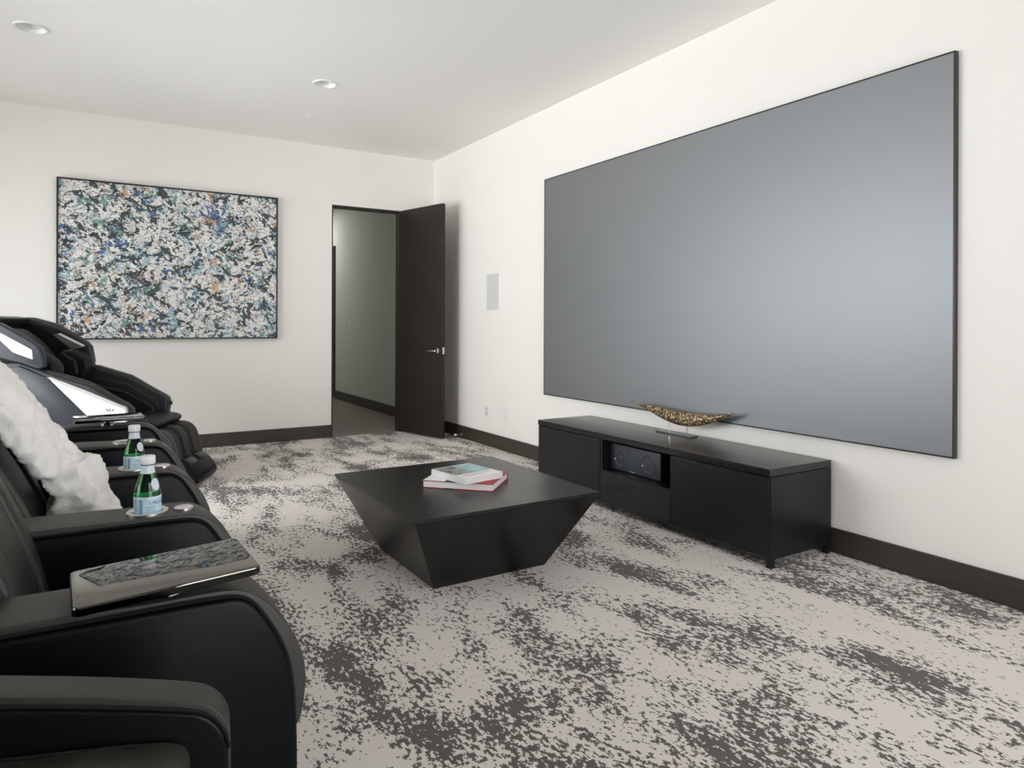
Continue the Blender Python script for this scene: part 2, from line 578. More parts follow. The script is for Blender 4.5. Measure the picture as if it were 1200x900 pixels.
# in-wall speaker and outlets on the right wall
M_GRILLE = plain('speaker_grille', (0.62, 0.62, 0.61, 1), 0.7, 0.0, 0.3, 900, 0.2, 0.3)
sp = thing('wall_speaker', (WX, 5.795, 1.503), 'flush white in-wall speaker between door and projection screen', 'speaker')
bm = box(-0.005, 0, -0.122, -0.112, -0.182, 0.182)
box(-0.005, 0, 0.112, 0.122, -0.182, 0.182, bm=bm)
box(-0.005, 0, -0.112, 0.112, -0.182, -0.172, bm=bm)
box(-0.005, 0, -0.112, 0.112, 0.172, 0.182, bm=bm)
obj('frame', bm, M_WHITEPLASTIC, sp, False)
obj('grille', box(-0.003, 0, -0.112, 0.112, -0.172, 0.172), M_GRILLE, sp, False)
def outlet(y, z, label, slots):
    o = thing('wall_outlet', (WX, y, z), label, 'outlet', 'outlets low on the screen wall')
    obj('plate', box(-0.006, 0, -0.036, 0.036, -0.058, 0.058, 0.003, 2), M_WHITEPLASTIC, o)
    if slots:
        for dz in (-0.024, 0.024):
            f = obj('socket', box(-0.008, -0.006, -0.017, 0.017, dz - 0.015, dz + 0.015, 0.001, 1), M_GRILLE, o)
            b2 = box(-0.0085, -0.008, -0.008, -0.005, dz - 0.005, dz + 0.007)
            box(-0.0085, -0.008, 0.005, 0.008, dz - 0.005, dz + 0.007, bm=b2)
            obj('slot', b2, M_BLACKPLASTIC, f, False)
    else:
        obj('insert', box(-0.008, -0.006, -0.017, 0.017, -0.033, 0.033, 0.001, 1), M_WHITEPLASTIC, o)
outlet(5.898, 0.339, 'white wall outlet with two sockets, nearer the door', True)
outlet(5.548, 0.348, 'plain white wall plate, nearer the black media console', False)

# recessed ceiling lights
M_LENS = plain('downlight_lens', (0.80, 0.80, 0.79, 1), 0.5, 0.0, 0.5, 20, 0.02)
dl_labels = ['round recessed ceiling light at the top left above the massage chair', 'round recessed ceiling light above the painting side of the doorway']
for (lx, ly), lab in zip(LIGHTS, dl_labels):
    t = thing('ceiling_light', (lx, ly, HC), lab, 'ceiling light', 'recessed ceiling lights')
    obj('trim_ring', lathe([(0.078, 0.0), (0.096, 0.0), (0.094, -0.006), (0.080, -0.006), (0.066, 0.018), (0.069, 0.02)], n=48, close=True), M_WHITEPLASTIC, t)
    obj('baffle', lathe([(0.0775, 0.0), (0.066, 0.035), (0.060, 0.07), (0.062, 0.071), (0.0775, 0.04)], n=48, close=True), M_WHITEPLASTIC, t)
    obj('lens', lathe([(0, 0.058), (0.061, 0.066), (0.061, 0.07), (0, 0.07)], n=48), M_LENS, t)
tag(obj('sprinkler_cover', lathe([(0, -0.004), (0.030, -0.004), (0.034, 0), (0, 0)], (1.682, 6.211, HC), 32), M_CEIL),
    'small flat round sprinkler cover on the ceiling', 'sprinkler')

# ------------------------------------------------------------------ projection screen
m = NT('screen_fabric')
v = m.coord()
f = m.noise(v, 800, 1)
m.bump(f, 0.05, 0.0005)
M_SCREEN = m.set(Base_Color=(0.265, 0.275, 0.286, 1), Roughness=0.48, Metallic=0.90)
ps = thing('projection_screen', (WX, 3.2305, 1.509), 'large grey fixed projection screen with a thin black frame on the right wall', 'screen')
sw2, sh2 = (4.8674 - 1.5934) / 2, (2.425 - 0.5923) / 2
fw = 0.008
bm = box(-0.032, -0.004, -sw2, -sw2 + fw, -sh2, sh2)
box(-0.032, -0.004, sw2 - fw, sw2, -sh2, sh2, bm=bm)
box(-0.032, -0.004, -sw2 + fw, sw2 - fw, -sh2, -sh2 + fw, bm=bm)
box(-0.032, -0.004, -sw2 + fw, sw2 - fw, sh2 - fw, sh2, bm=bm)
obj('frame', bm, M_FRAMEBLACK, ps, False)
obj('fabric', box(-0.031, -0.026, -sw2 + fw, sw2 - fw, -sh2 + fw, sh2 - fw), M_SCREEN, ps, False)
obj('wall_bracket', box(-0.026, 0, -1.2, 1.2, 0.70, 0.74), M_FRAMEBLACK, ps, False)

# ------------------------------------------------------------------ painting
m = NT('abstract_paint')
tc = m.n('ShaderNodeTexCoord')
def pm_(scale, rot, loc=(0, 0, 0)):
    mp = m.n('ShaderNodeMapping')
    mp.vector_type = 'TEXTURE'
    mp.inputs['Scale'].default_value = tuple(1.0 / q for q in scale)
    mp.inputs['Rotation'].default_value = (0, rot, 0)
    mp.inputs['Location'].default_value = loc
    m.link(tc.outputs['Object'], mp.inputs['Vector'])
    return mp.outputs['Vector']
base = m.mix(m.noise(pm_((1, 1, 1), 0), 25, 3), (0.60, 0.59, 0.56, 1), (0.82, 0.80, 0.77, 1))
def layer(base, col, sc, rot, loc, nscale, dist, patch_scale, patch_t, t, w=0.015, col2=None, pa=0.8):
    f = m.noise(pm_(sc, rot, loc), nscale, 2.5, 0.55, dist)
    p = m.noise(pm_((1, 1, 1), 0, (loc[0] * 3 + 1, 0, loc[2] * 2 + 5)), patch_scale, 2)
    f2 = m.math('ADD', f, m.math('MULTIPLY', m.math('SUBTRACT', p, patch_t), pa))
    k = m.step(f2, t, t + w)
    c = col if col2 is None else m.mix(m.noise(pm_((1, 1, 3), rot, loc), 30, 3), col, col2)
    return m.mix(k, base, c)
base = layer(base, (0.24, 0.42, 0.54, 1), (1, 1, 1.5), 0.5, (1, 0, 2), 6, 1.0, 3.2, 0.50, 0.525, 0.06, (0.55, 0.66, 0.70, 1))
base = layer(base, (0.06, 0.22, 0.19, 1), (1, 1, 1.3), -0.6, (4, 0, 7), 7, 1.0, 3.0, 0.53, 0.545, 0.05, (0.30, 0.46, 0.40, 1))
base = layer(base, (0.035, 0.08, 0.24, 1), (1, 1, 1.6), 0.4, (9, 0, 3), 8, 0.8, 3.2, 0.55, 0.585, 0.04, (0.14, 0.24, 0.44, 1))
base = layer(base, (0.50, 0.24, 0.09, 1), (1, 1, 1.8), 0.7, (2, 0, 12), 9, 0.8, 4.0, 0.55, 0.60, 0.04, (0.62, 0.45, 0.32, 1))
base = layer(base, (0.78, 0.76, 0.73, 1), (1, 1, 1.8), -0.7, (14, 0, 3), 12, 0.8, 6, 0.5, 0.555, 0.02)
base = layer(base, (0.020, 0.030, 0.036, 1), (1, 1, 1.9), 0.75, (6, 0, 6), 11, 0.5, 9, 0.50, 0.598, 0.015, (0.075, 0.085, 0.09, 1), 0.45)
base = layer(base, (0.018, 0.024, 0.030, 1), (1, 1, 2.2), -0.5, (21, 0, 5), 13, 0.4, 9, 0.50, 0.600, 0.015, None, 0.4)
base = layer(base, (0.03, 0.07, 0.08, 1), (1, 1, 1.8), 0.1, (31, 0, 15), 11, 0.6, 4, 0.52, 0.63, 0.02, None, 0.6)
base = layer(base, (0.80, 0.78, 0.75, 1), (1, 1, 2.0), 0.9, (41, 0, 25), 16, 0.4, 7, 0.50, 0.585, 0.015, None, 0.4)
for (sc, rot, loc, ns, dd, ww) in (((1, 1, 1.5), 0.8, (3, 0, 9), 7, 0.5, 0.007), ((1, 1, 1.5), -0.8, (11, 0, 1), 8, 0.4, 0.007), ((0.7, 1, 2.0), 0.2, (8, 0, 15), 9, 0.4, 0.006), ((1, 1, 1.2), 1.5, (18, 0, 5), 9, 0.3, 0.005)):
    f = m.noise(pm_(sc, rot, loc), ns, 2, 0.5, dd)
    ab = m.math('ABSOLUTE', m.math('SUBTRACT', f, 0.5))
    k = m.math('SUBTRACT', 1.0, m.step(ab, ww * 0.6, ww * 1.4))
    base = m.mix(k, base, (0.03, 0.034, 0.038, 1))
hgt = m.noise(pm_((1, 1, 1.6), 0.4), 40, 4, 0.6, 1.0)
m.bump(hgt, 0.25, 0.004)
M_ART = m.set(Base_Color=base, Roughness=0.45)
pt = thing('painting', (0.6776, WY, 1.7446), 'large abstract splatter painting in white, black, blue and green in a thin black frame', 'painting')
pw2, ph2 = (1.6034 + 0.2481) / 2, (2.4488 - 1.0403) / 2
fw = 0.014
bm = box(-pw2, -pw2 + fw, -0.042, -0.004, -ph2, ph2)
box(pw2 - fw, pw2, -0.042, -0.004, -ph2, ph2, bm=bm)
box(-pw2 + fw, pw2 - fw, -0.042, -0.004, -ph2, -ph2 + fw, bm=bm)
box(-pw2 + fw, pw2 - fw, -0.042, -0.004, ph2 - fw, ph2, bm=bm)
obj('frame', bm, M_FRAMEBLACK, pt, False)
obj('canvas', box(-pw2 + fw, pw2 - fw, -0.034, -0.012, -ph2 + fw, ph2 - fw), M_ART, pt, False)
obj('hanging_cleat', box(-0.4, 0.4, -0.012, 0, ph2 - 0.12, ph2 - 0.09), M_FRAMEBLACK, pt, False)

# ------------------------------------------------------------------ media console
CX0, CX1, CY0, CY1, CH = 2.822, 3.308, 2.196, 4.232, 0.487
con = thing('media_console', (3.065, 3.214, 0), 'long low black wood media console under the screen', 'console')
lx0, lx1, ly0, ly1 = CX0 - 3.065, CX1 - 3.065, CY0 - 3.214, CY1 - 3.214
obj('top', box(lx0, lx1, ly0, ly1, CH - 0.037, CH, 0.0015, 1), M_BLACKWOOD, con)
bx0 = lx0 + 0.004
zb, zt = 0.045, CH - 0.040
nd0, nd1 = 2.878 - 3.214, 3.492 - 3.214         # niche limits
def shell():
    bm = box(bx0 + 0.004, lx1, ly0, ly0 + 0.024, zb, zt)                  # right end
    box(bx0 + 0.004, lx1, ly1 - 0.024, ly1, zb, zt, bm=bm)
    box(bx0 + 0.02, lx1, ly0 + 0.024, ly1 - 0.024, zb, zb + 0.022, bm=bm)   # bottom
    box(lx1 - 0.012, lx1 - 0.002, ly0 + 0.024, ly1 - 0.024, zb + 0.022, zt, bm=bm)  # back
    box(bx0 + 0.022, lx1 - 0.012, nd0 - 0.022, nd0, zb + 0.022, zt, bm=bm)
    box(bx0 + 0.004, lx1 - 0.012, nd1, nd1 + 0.018, zb + 0.022, zt, bm=bm)
    box(bx0 + 0.004, lx1 - 0.012, nd0, nd1, 0.236, 0.252, bm=bm)             # shelf
    box(bx0 + 0.01, lx1, ly0 + 0.024, ly1 - 0.024, zt, zt + 0.003, bm=bm)
    return bm
obj('body', shell(), M_BLACKWOOD_Z, con, False)
def door_panel(y0, y1, z0, z1):
    bm = box(bx0, bx0 + 0.020, y0, y1, z0, z1, 0.0015, 1)
    return bm
g = 0.003
d_l = obj('door', door_panel(nd1 + 0.018 + g, ly1 - g, zb + 0.01, zt - 0.002), M_BLACKWOOD_Z, con, False)
d_r = obj('door', door_panel(ly0 + 0.010, nd0 - 0.002, zb + 0.01, zt - 0.002), M_BLACKWOOD_Z, con, False)
drw = obj('drawer', door_panel(nd0 + g, nd1 + 0.016, zb + 0.01, 0.236), M_BLACKWOOD, con, False)
# finger pulls cut as small dark tabs at the top of the doors
obj('finger_pull', box(bx0 - 0.0015, bx0 + 0.012, nd1 + 0.03, nd1 + 0.21, zt - 0.012, zt - 0.0015), M_FRAMEBLACK, d_l, False)
obj('finger_pull', box(bx0 - 0.0015, bx0 + 0.012, nd0 - 0.21, nd0 - 0.02, zt - 0.012, zt - 0.0015), M_FRAMEBLACK, d_r, False)
bm = bmesh.new()
obj('plinth_rail', box(bx0 + 0.004, bx0 + 0.02, ly0 + 0.026, ly1 - 0.026, zb - 0.012, zb + 0.008), M_BLACKWOOD, con, False)
for (xx, yy) in ((bx0 + 0.004, ly0), (bx0 + 0.004, ly1 - 0.030), (lx1 - 0.034, ly0), (lx1 - 0.034, ly1 - 0.030)):
    obj('leg', box(xx, xx + 0.030, yy, yy + 0.030, 0, zb + 0.001, 0.001, 1), M_BLACKWOOD_Z, con, False)

# centre speaker in the niche
m = NT('speaker_cloth')
v = m.coord()
w_ = m.n('ShaderNodeTexWave'); w_.inputs['Scale'].default_value = 220; m.link(v, w_.inputs['Vector'])
m.bump(w_.outputs['Fac'], 0.2, 0.001)
M_CLOTH = m.set(Base_Color=(0.028, 0.033, 0.042, 1), Roughness=0.55)
cs = thing('centre_speaker', (2.905, 3.275, 0.252), 'dark grey centre channel speaker inside the console niche', 'speaker')
obj('cabinet', box(0.012, 0.26, -0.237, 0.237, 0.004, 0.166, 0.004, 2), M_BLACKPLASTIC, cs)
gr = obj('grille', box(0, 0.012, -0.237, 0.237, 0.004, 0.166, 0.003, 2), M_CLOTH, cs)
for yy in (-0.13, 0.13):
    bm = lathe([(0.062, 0), (0.058, 0.003), (0.050, 0.001), (0.020, -0.004), (0.012, 0.003), (0, 0.005)], n=28)
    for v_ in bm.verts:
        v_.co = Vector((-0.0005 - v_.co.z * 0.6, yy + v_.co.x, 0.083 + v_.co.y))
    dr = obj('driver', bm, M_CLOTH, gr)
    bm = lathe([(0.006, 0), (0.004, 0.004), (0, 0.005)], n=14)
    for v_ in bm.verts:
        v_.co = Vector((-0.002 - v_.co.z, yy + 0.045 + v_.co.x, 0.07 + v_.co.y))
    obj('driver_glint', bm, M_SILVER, gr)  # off-centre silver bead stands in for a highlight on the driver
obj('badge', box(-0.002, 0, -0.012, 0.035, 0.010, 0.016), M_SILVER, gr, False)
for yy in (-0.2, 0.2):
    obj('foot', box(0.02, 0.24, yy - 0.012, yy + 0.012, 0, 0.005), M_BLACKPLASTIC, cs, False)

# ------------------------------------------------------------------ sculpture on the console
m = NT('ring_pattern_wood')
v = m.coord()
sxyz = m.n('ShaderNodeSeparateXYZ'); m.link(v, sxyz.inputs[0])
cxyz = m.n('ShaderNodeCombineXYZ'); m.link(sxyz.outputs['Y'], cxyz.inputs['X']); m.link(sxyz.outputs['Z'], cxyz.inputs['Y'])
def rings(scale, loc, r, w):
    vo = m.n('ShaderNodeTexVoronoi', voronoi_dimensions='2D'); vo.inputs['Scale'].default_value = scale; vo.inputs['Randomness'].default_value = 0.6
    mp = m.n('ShaderNodeMapping'); mp.inputs['Location'].default_value = loc
    m.link(cxyz.outputs[0], mp.inputs['Vector']); m.link(mp.outputs['Vector'], vo.inputs['Vector'])
    d = m.math('ABSOLUTE', m.math('SUBTRACT', vo.outputs['Distance'], r))
    return m.math('SUBTRACT', 1.0, m.step(d, w * 0.7, w))
k = m.math('MAXIMUM', rings(25, (0, 0, 0), 0.35, 0.115), m.math('MULTIPLY', rings(41, (0.21, 0.71, 0), 0.30, 0.12), m.step(m.noise(v, 22, 1), 0.45, 0.48)))
gold = m.mix(m.noise(v, 30, 3), (0.33, 0.22, 0.10, 1), (0.55, 0.40, 0.21, 1))
M_RING = m.set(Base_Color=m.mix(k, gold, (0.020, 0.012, 0.008, 1)), Roughness=0.35)
SX = 3.215
sc_ = thing('boat_sculpture', (SX, 3.2, CH), 'slender boat-shaped sculpture with dark ring pattern on a thin metal stand', 'sculpture')
topc = [(3.650, 0.663), (3.42, 0.632), (3.165, 0.642), (2.90, 0.632), (2.755, 0.672)]
upper = [(3.652, 0.660), (3.58, 0.655), (3.50, 0.650), (3.40, 0.645), (3.30, 0.640), (3.20, 0.637), (3.10, 0.638), (3.0, 0.643), (2.90, 0.652), (2.82, 0.662), (2.758, 0.676)]
lower = [(3.652, 0.655), (3.58, 0.640), (3.50, 0.622), (3.40, 0.590), (3.30, 0.563), (3.20, 0.548), (3.10, 0.550), (3.0, 0.570), (2.90, 0.604), (2.82, 0.640), (2.758, 0.672)]
bm = bmesh.new()
NR = 14
prev = None
for i, ((ya, za), (yb, zb_)) in enumerate(zip(upper, lower)):
    h = (za - zb_)
    hw = 0.004 + 0.40 * h
    cz = (za + zb_) / 2
    ring = []
    for k_ in range(NR):
        a = 2 * PI * k_ / NR
        ring.append(bm.verts.new((hw * math.cos(a), ya - 3.2, cz + (h / 2) * math.sin(a) - CH)))
    if prev:
        for k_ in range(NR):
            bm.faces.new((prev[k_], prev[(k_ + 1) % NR], ring[(k_ + 1) % NR], ring[k_]))
    else:
        bm.faces.new(ring)
    prev = ring
bm.faces.new(prev[::-1])
obj('hull', bm, M_RING, sc_, True, 80)
for yy in (3.285, 3.125):
    obj('rod', tube([(0, yy - 3.2, 0.006), (0, yy - 3.2, 0.08)], 0.0025, 8), M_CHROME, sc_)
obj('base_plate', box(-0.032, 0.032, -0.135, 0.175, 0, 0.008, 0.001, 1), plain('steel_plate', (0.22, 0.22, 0.22, 1), 0.3, 1.0), sc_)

# ------------------------------------------------------------------ coffee table
TX, TY, TH = 1.618, 3.138, 0.381
ct = thing('coffee_table', (TX, TY, 0), 'low square black wood coffee table with tapered sides', 'table', rz=math.radians(0.5))
ax, ay, bx_, by_ = 0.487, 0.525, 0.302, 0.321
obj('table_top', box(-ax, ax, -ay, ay, TH - 0.016, TH, 0.0015, 1), M_BLACKWOOD_X, ct)
bm = bmesh.new()
zt_ = TH - 0.018
ix, iy = ax - 0.004, ay - 0.004
tv = [bm.verts.new(p) for p in ((-ix, -iy, zt_), (ix, -iy, zt_), (ix, iy, zt_), (-ix, iy, zt_))]
bv = [bm.verts.new(p) for p in ((-bx_, -by_, 0), (bx_, -by_, 0), (bx_, by_, 0), (-bx_, by_, 0))]
bm.faces.new(tv); bm.faces.new(bv[::-1])
for i in range(4):
    bm.faces.new((bv[i], bv[(i + 1) % 4], tv[(i + 1) % 4], tv[i]))
bevel(bm, 0.002, 1)
obj('tapered_base', bm, M_BLACKWOOD_X, ct, False)
obj('shadow_gap', box(-ix + 0.006, ix - 0.006, -iy + 0.006, iy - 0.006, zt_ - 0.001, zt_ + 0.0025), M_FRAMEBLACK, ct, False)

# ------------------------------------------------------------------ books
M_RED = plain('red_cloth_cover', srgb(178, 40, 50), 0.5, 0, 0.4, 300, 0.06)
M_PAGES = None
m = NT('page_edges')
w_ = m.n('ShaderNodeTexWave'); w_.bands_direction = 'Z'; w_.inputs['Scale'].default_value = 300
m.link(m.coord(), w_.inputs['Vector'])
M_PAGES = m.set(Base_Color=m.mix(w_.outputs['Fac'], (0.62, 0.61, 0.58, 1), (0.82, 0.81, 0.78, 1)), Roughness=0.8)
M_WHITECOVER = plain('white_cover', (0.82, 0.82, 0.81, 1), 0.35, 0, 0.5, 20, 0.03)
M_BLACKPRINT = plain('black_print', (0.02, 0.02, 0.022, 1), 0.4)
c0, c1, c2 = Vector((1.408, 3.130)), Vector((1.662, 2.873)), Vector((1.866, 3.086))
bl, bw = (c1 - c0).length, (c2 - c1).length
ctr = (c0 + c2) / 2
rz = math.atan2((c1 - c0).y, (c1 - c0).x)
b1 = thing('book', (ctr.x, ctr.y, TH), 'red hardcover book with white page edges, lower of the two on the coffee table', 'book', 'books stacked on the coffee table', rz)
hl_, hw_ = bl / 2, bw / 2
bh = 0.036
obj('back_cover', box(-hl_, hl_, -hw_, hw_, 0, 0.0035, 0.0008, 1), M_RED, b1)
fc = obj('front_cover', box(-hl_, hl_, -hw_, hw_, bh - 0.0035, bh, 0.0008, 1), M_RED, b1)
obj('pages', box(-hl_ + 0.004, hl_ - 0.004, -hw_ + 0.004, hw_ - 0.006, 0.0035, bh - 0.0035), M_PAGES, b1, False)
obj('spine', box(-hl_, hl_, hw_ - 0.0035, hw_, 0.0035, bh - 0.0035, 0.0008, 1), M_RED, b1)
obj('jacket_print', box(-hl_ + 0.002, hl_ - 0.09, -hw_ + 0.002, hw_ - 0.03, bh, bh + 0.0006), M_WHITECOVER, fc, False)
obj('jacket_print', box(-hl_ + 0.115, -hl_ + 0.165, -hw_ - 0.0006, -hw_ + 0.05, bh - 0.003, bh + 0.0010), M_BLACKPRINT, fc, False)
obj('edge_print', box(-hl_ + 0.115, -hl_ + 0.165, -hw_ - 0.0006, -hw_ + 0.01, -0.0, 0.0036), M_BLACKPRINT, b1, False)

d0, d1, d2_, d3 = Vector((1.488, 3.213)), Vector((1.535, 2.936)), Vector((1.772, 2.975)), Vector((1.732, 3.245))
ctr = (d0 + d1 + d2_ + d3) / 4
rz = math.atan2((d1 - d0).y, (d1 - d0).x)
b2 = thing('book', (ctr.x, ctr.y, TH + bh + 0.001), 'white paperback with a coastal photograph on its cover, lying on the red book', 'book', 'books stacked on the coffee table', rz)
hl2, hw2, b2h = 0.140, 0.120, 0.030
obj('back_cover', box(-hl2, hl2, -hw2, hw2, 0, 0.0012), M_WHITECOVER, b2, False)
fc2 = obj('front_cover', box(-hl2, hl2, -hw2, hw2, b2h - 0.0012, b2h), M_WHITECOVER, b2, False)
obj('pages', box(-hl2 + 0.001, hl2 - 0.001, -hw2 + 0.0015, hw2 - 0.001, 0.0012, b2h - 0.0012), M_PAGES, b2, False)
obj('spine', box(-hl2, hl2, -hw2 - 0.0012, -hw2, 0, b2h), M_WHITECOVER, b2, False)
m = NT('cover_photograph')
v = m.coord()
sx_ = m.n('ShaderNodeSeparateXYZ'); m.link(v, sx_.inputs[0])
n1 = m.noise(v, 14, 4, 0.6, 0.4)
rock = m.ramp(m.noise(v, 40, 5, 0.7), [(0.35, (0.05, 0.055, 0.05)), (0.5, (0.22, 0.22, 0.20)), (0.62, (0.55, 0.55, 0.52))])
sea = m.mix(m.noise(v, 25, 3), (0.12, 0.36, 0.42, 1), (0.42, 0.62, 0.66, 1))
k = m.step(m.math('ADD', m.math('MULTIPLY', sx_.outputs['Y'], 5.0), m.math('SUBTRACT', n1, 0.5)), -0.08, 0.02)
M_COVERPIC = m.set(Base_Color=m.mix(k, rock, sea), Roughness=0.3)
obj('cover_picture', box(-hl2 + 0.012, hl2 - 0.085, -hw2 + 0.006, hw2 - 0.004, b2h, b2h + 0.0005), M_COVERPIC, fc2, False)
M_REDPRINT = plain('faint_red_print', srgb(200, 150, 145), 0.5)
bm = bmesh.new()
rr = random.Random(3)
for row, (y0, y1) in enumerate(((-0.09, 0.08), (-0.09, 0.02))):
    y = y0
    while y < y1:
        w__ = rr.uniform(0.006, 0.014)
        box(hl2 - 0.062 + row * 0.022, hl2 - 0.055 + row * 0.022, y, y + w__, b2h, b2h + 0.0005, bm=bm)
        y += w__ + 0.004
obj('cover_lettering', bm, M_REDPRINT, fc2, False)

# ------------------------------------------------------------------ theatre recliners
ARM_C = [1.545, 2.185, 2.865, 3.515, 4.155]
ARM_HW = 0.085
PADZ = 0.655
CUPX = 0.140
arm_prof = [(-0.52, 0.04), (-0.54, 0.30), (-0.52, 0.585), (-0.47, 0.635), (-0.30, 0.642), (0.22, 0.642), (0.268, 0.636), (0.300, 0.604), (0.345, 0.525), (0.367, 0.450), (0.374, 0.30), (0.372, 0.04)]
pad_out = [(-0.50, 0.655), (-0.30, 0.662), (0.0, 0.660), (0.10, 0.655), (0.215, 0.657), (0.270, 0.650), (0.322, 0.610), (0.370, 0.540), (0.394, 0.470), (0.393, 0.40), (0.380, 0.34)]
pad_in = [(0.360, 0.34), (0.362, 0.40), (0.355, 0.455), (0.330, 0.515), (0.285, 0.590), (0.255, 0.618), (0.215, 0.625), (0.0, 0.625), (-0.30, 0.625), (-0.48, 0.62)]
pad_prof = pad_out + pad_in

def cup_cutter(x, y, z):
    return lathe([(0, -0.075), (0.0405, -0.075), (0.0405, 0.06), (0, 0.06)], (x, y, z), 36)

def make_arm(parent, yc, with_cup=True):
    a = obj('armrest', prism(smooth_poly(arm_prof, 2), yc - ARM_HW, yc + ARM_HW, 'y', 0.012, 3, 40), M_LEATHER_SMOOTH, parent)
    p = obj('arm_pad', prism(smooth_poly(pad_prof, 2), yc - ARM_HW + 0.012, yc + ARM_HW + 0.001, 'y', 0.012, 4, 40), M_LEATHER_LIT, a)
    for side, yy in ((-1, yc - ARM_HW + 0.006), (1, yc + ARM_HW - 0.005)):
        path = [(x, yy, z) for x, z in [(-0.48, 0.641), (-0.30, 0.646), (0.0, 0.646), (0.215, 0.646), (0.270, 0.638), (0.300, 0.606), (0.345, 0.526), (0.365, 0.450), (0.371, 0.30), (0.369, 0.08)]]
        path = [(x, yy, z) for x, z in smooth_poly([(p[0], p[2]) for p in path], 2, False)]
        obj('piping', tube(path, 0.0035, 6), M_STITCH, a)
    if with_cup:
        cut(a, cup_cutter(CUPX, yc, PADZ)); cut(p, cup_cutter(CUPX, yc, PADZ))
        obj('cup_holder', lathe([(0.041, 0.001), (0.053, 0.001), (0.053, 0.006), (0.050, 0.008), (0.042, 0.007), (0.0385, 0.003), (0.0385, -0.068), (0, -0.068), (0, -0.072), (0.0402, -0.072)], (CUPX, yc, PADZ), 40), M_SILVER, a)
        obj('control_button', lathe([(0, 0.007), (0.022, 0.006), (0.026, 0.003), (0.026, -0.004), (0, -0.004)], (0.232, yc - 0.005, PADZ + 0.002), 28), M_SILVER, a)
    return a

def shear(bm, k, z0):
    for v in bm.verts:
        if v.co.z > z0:
            v.co.x -= k * (v.co.z - z0)
    return bm

def make_back(parent, hw, k):
    front = [(-0.06, 0.40), (-0.085, 0.52), (-0.115, 0.64), (-0.16, 0.76), (-0.225, 0.90), (-0.30, 1.01), (-0.355, 1.06)]
    rear = [(-0.43, 1.07), (-0.49, 1.02), (-0.48, 0.85), (-0.42, 0.62), (-0.38, 0.40)]
    prof = smooth_poly(front + rear, 2)
    bw = 0.085
    sh = lambda bm: shear(bm, k, 0.45)
    c = obj('backrest', sh(prism([(x - 0.012, z) for x, z in prof], -hw + bw, hw - bw, 'y', 0.020, 4, 30)), M_LEATHER_LIT, parent)
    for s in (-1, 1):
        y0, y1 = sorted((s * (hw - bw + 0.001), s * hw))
        obj('bolster', sh(prism(prof, y0, y1, 'y', 0.028, 4, 30)), M_LEATHER_LIT, c)
    hp = smooth_poly([(-0.235, 0.90), (-0.275, 1.03), (-0.35, 1.105), (-0.44, 1.10), (-0.46, 1.0), (-0.36, 0.92)], 2)
    obj('headrest', sh(prism(hp, -hw + bw + 0.005, hw - bw - 0.005, 'y', 0.02, 4, 30)), M_LEATHER, c)
    return c

seat_labels = ['black leather theater recliner nearest the camera, between the near chrome tray and the first bottle',
               'black leather theater recliner with the white fur throw on its back',
               'black leather theater recliner just beyond the white fur throw, its cup holder empty',
               'black leather theater recliner farthest along the row, with the far chrome tray']
for i in range(4):
    ya, yb = ARM_C[i] + ARM_HW, ARM_C[i + 1] - ARM_HW
    yc = (ya + yb) / 2
    hw = (yb - ya) / 2 - 0.004
    t = thing('theater_recliner', (0, yc, 0), seat_labels[i], 'recliner', 'row of black theater recliners')
    obj('base', box(-0.45, 0.33, -hw, hw, 0.03, 0.30, 0.01, 2), M_LEATHER_SMOOTH, t)
    for (fx, fy) in ((-0.42, -hw + 0.03), (-0.42, hw - 0.03), (0.28, -hw + 0.03), (0.28, hw - 0.03)):
        obj('foot', lathe([(0, 0), (0.02, 0), (0.02, 0.031), (0, 0.031)], (fx, fy, 0), 14), M_BLACKPLASTIC, t)
    sp_ = smooth_poly([(-0.22, 0.30), (-0.22, 0.47), (0.10, 0.475), (0.28, 0.485), (0.375, 0.46), (0.40, 0.40), (0.38, 0.31)], 2)
    obj('seat', prism(sp_, -hw, hw, 'y', 0.03, 4, 30), M_LEATHER, t)
    fp = smooth_poly([(0.34, 0.07), (0.34, 0.32), (0.385, 0.335), (0.408, 0.28), (0.405, 0.12), (0.385, 0.07)], 2)
    obj('footrest', prism(fp, -hw, hw, 'y', 0.02, 3, 30), M_LEATHER, t)
    make_back(t, hw, [0.0, 0.10, 0.55, 0.62][i])
    if i == 0:
        make_arm(t, ARM_C[0] - yc, False)
    make_arm(t, ARM_C[i + 1] - yc, i < 3)

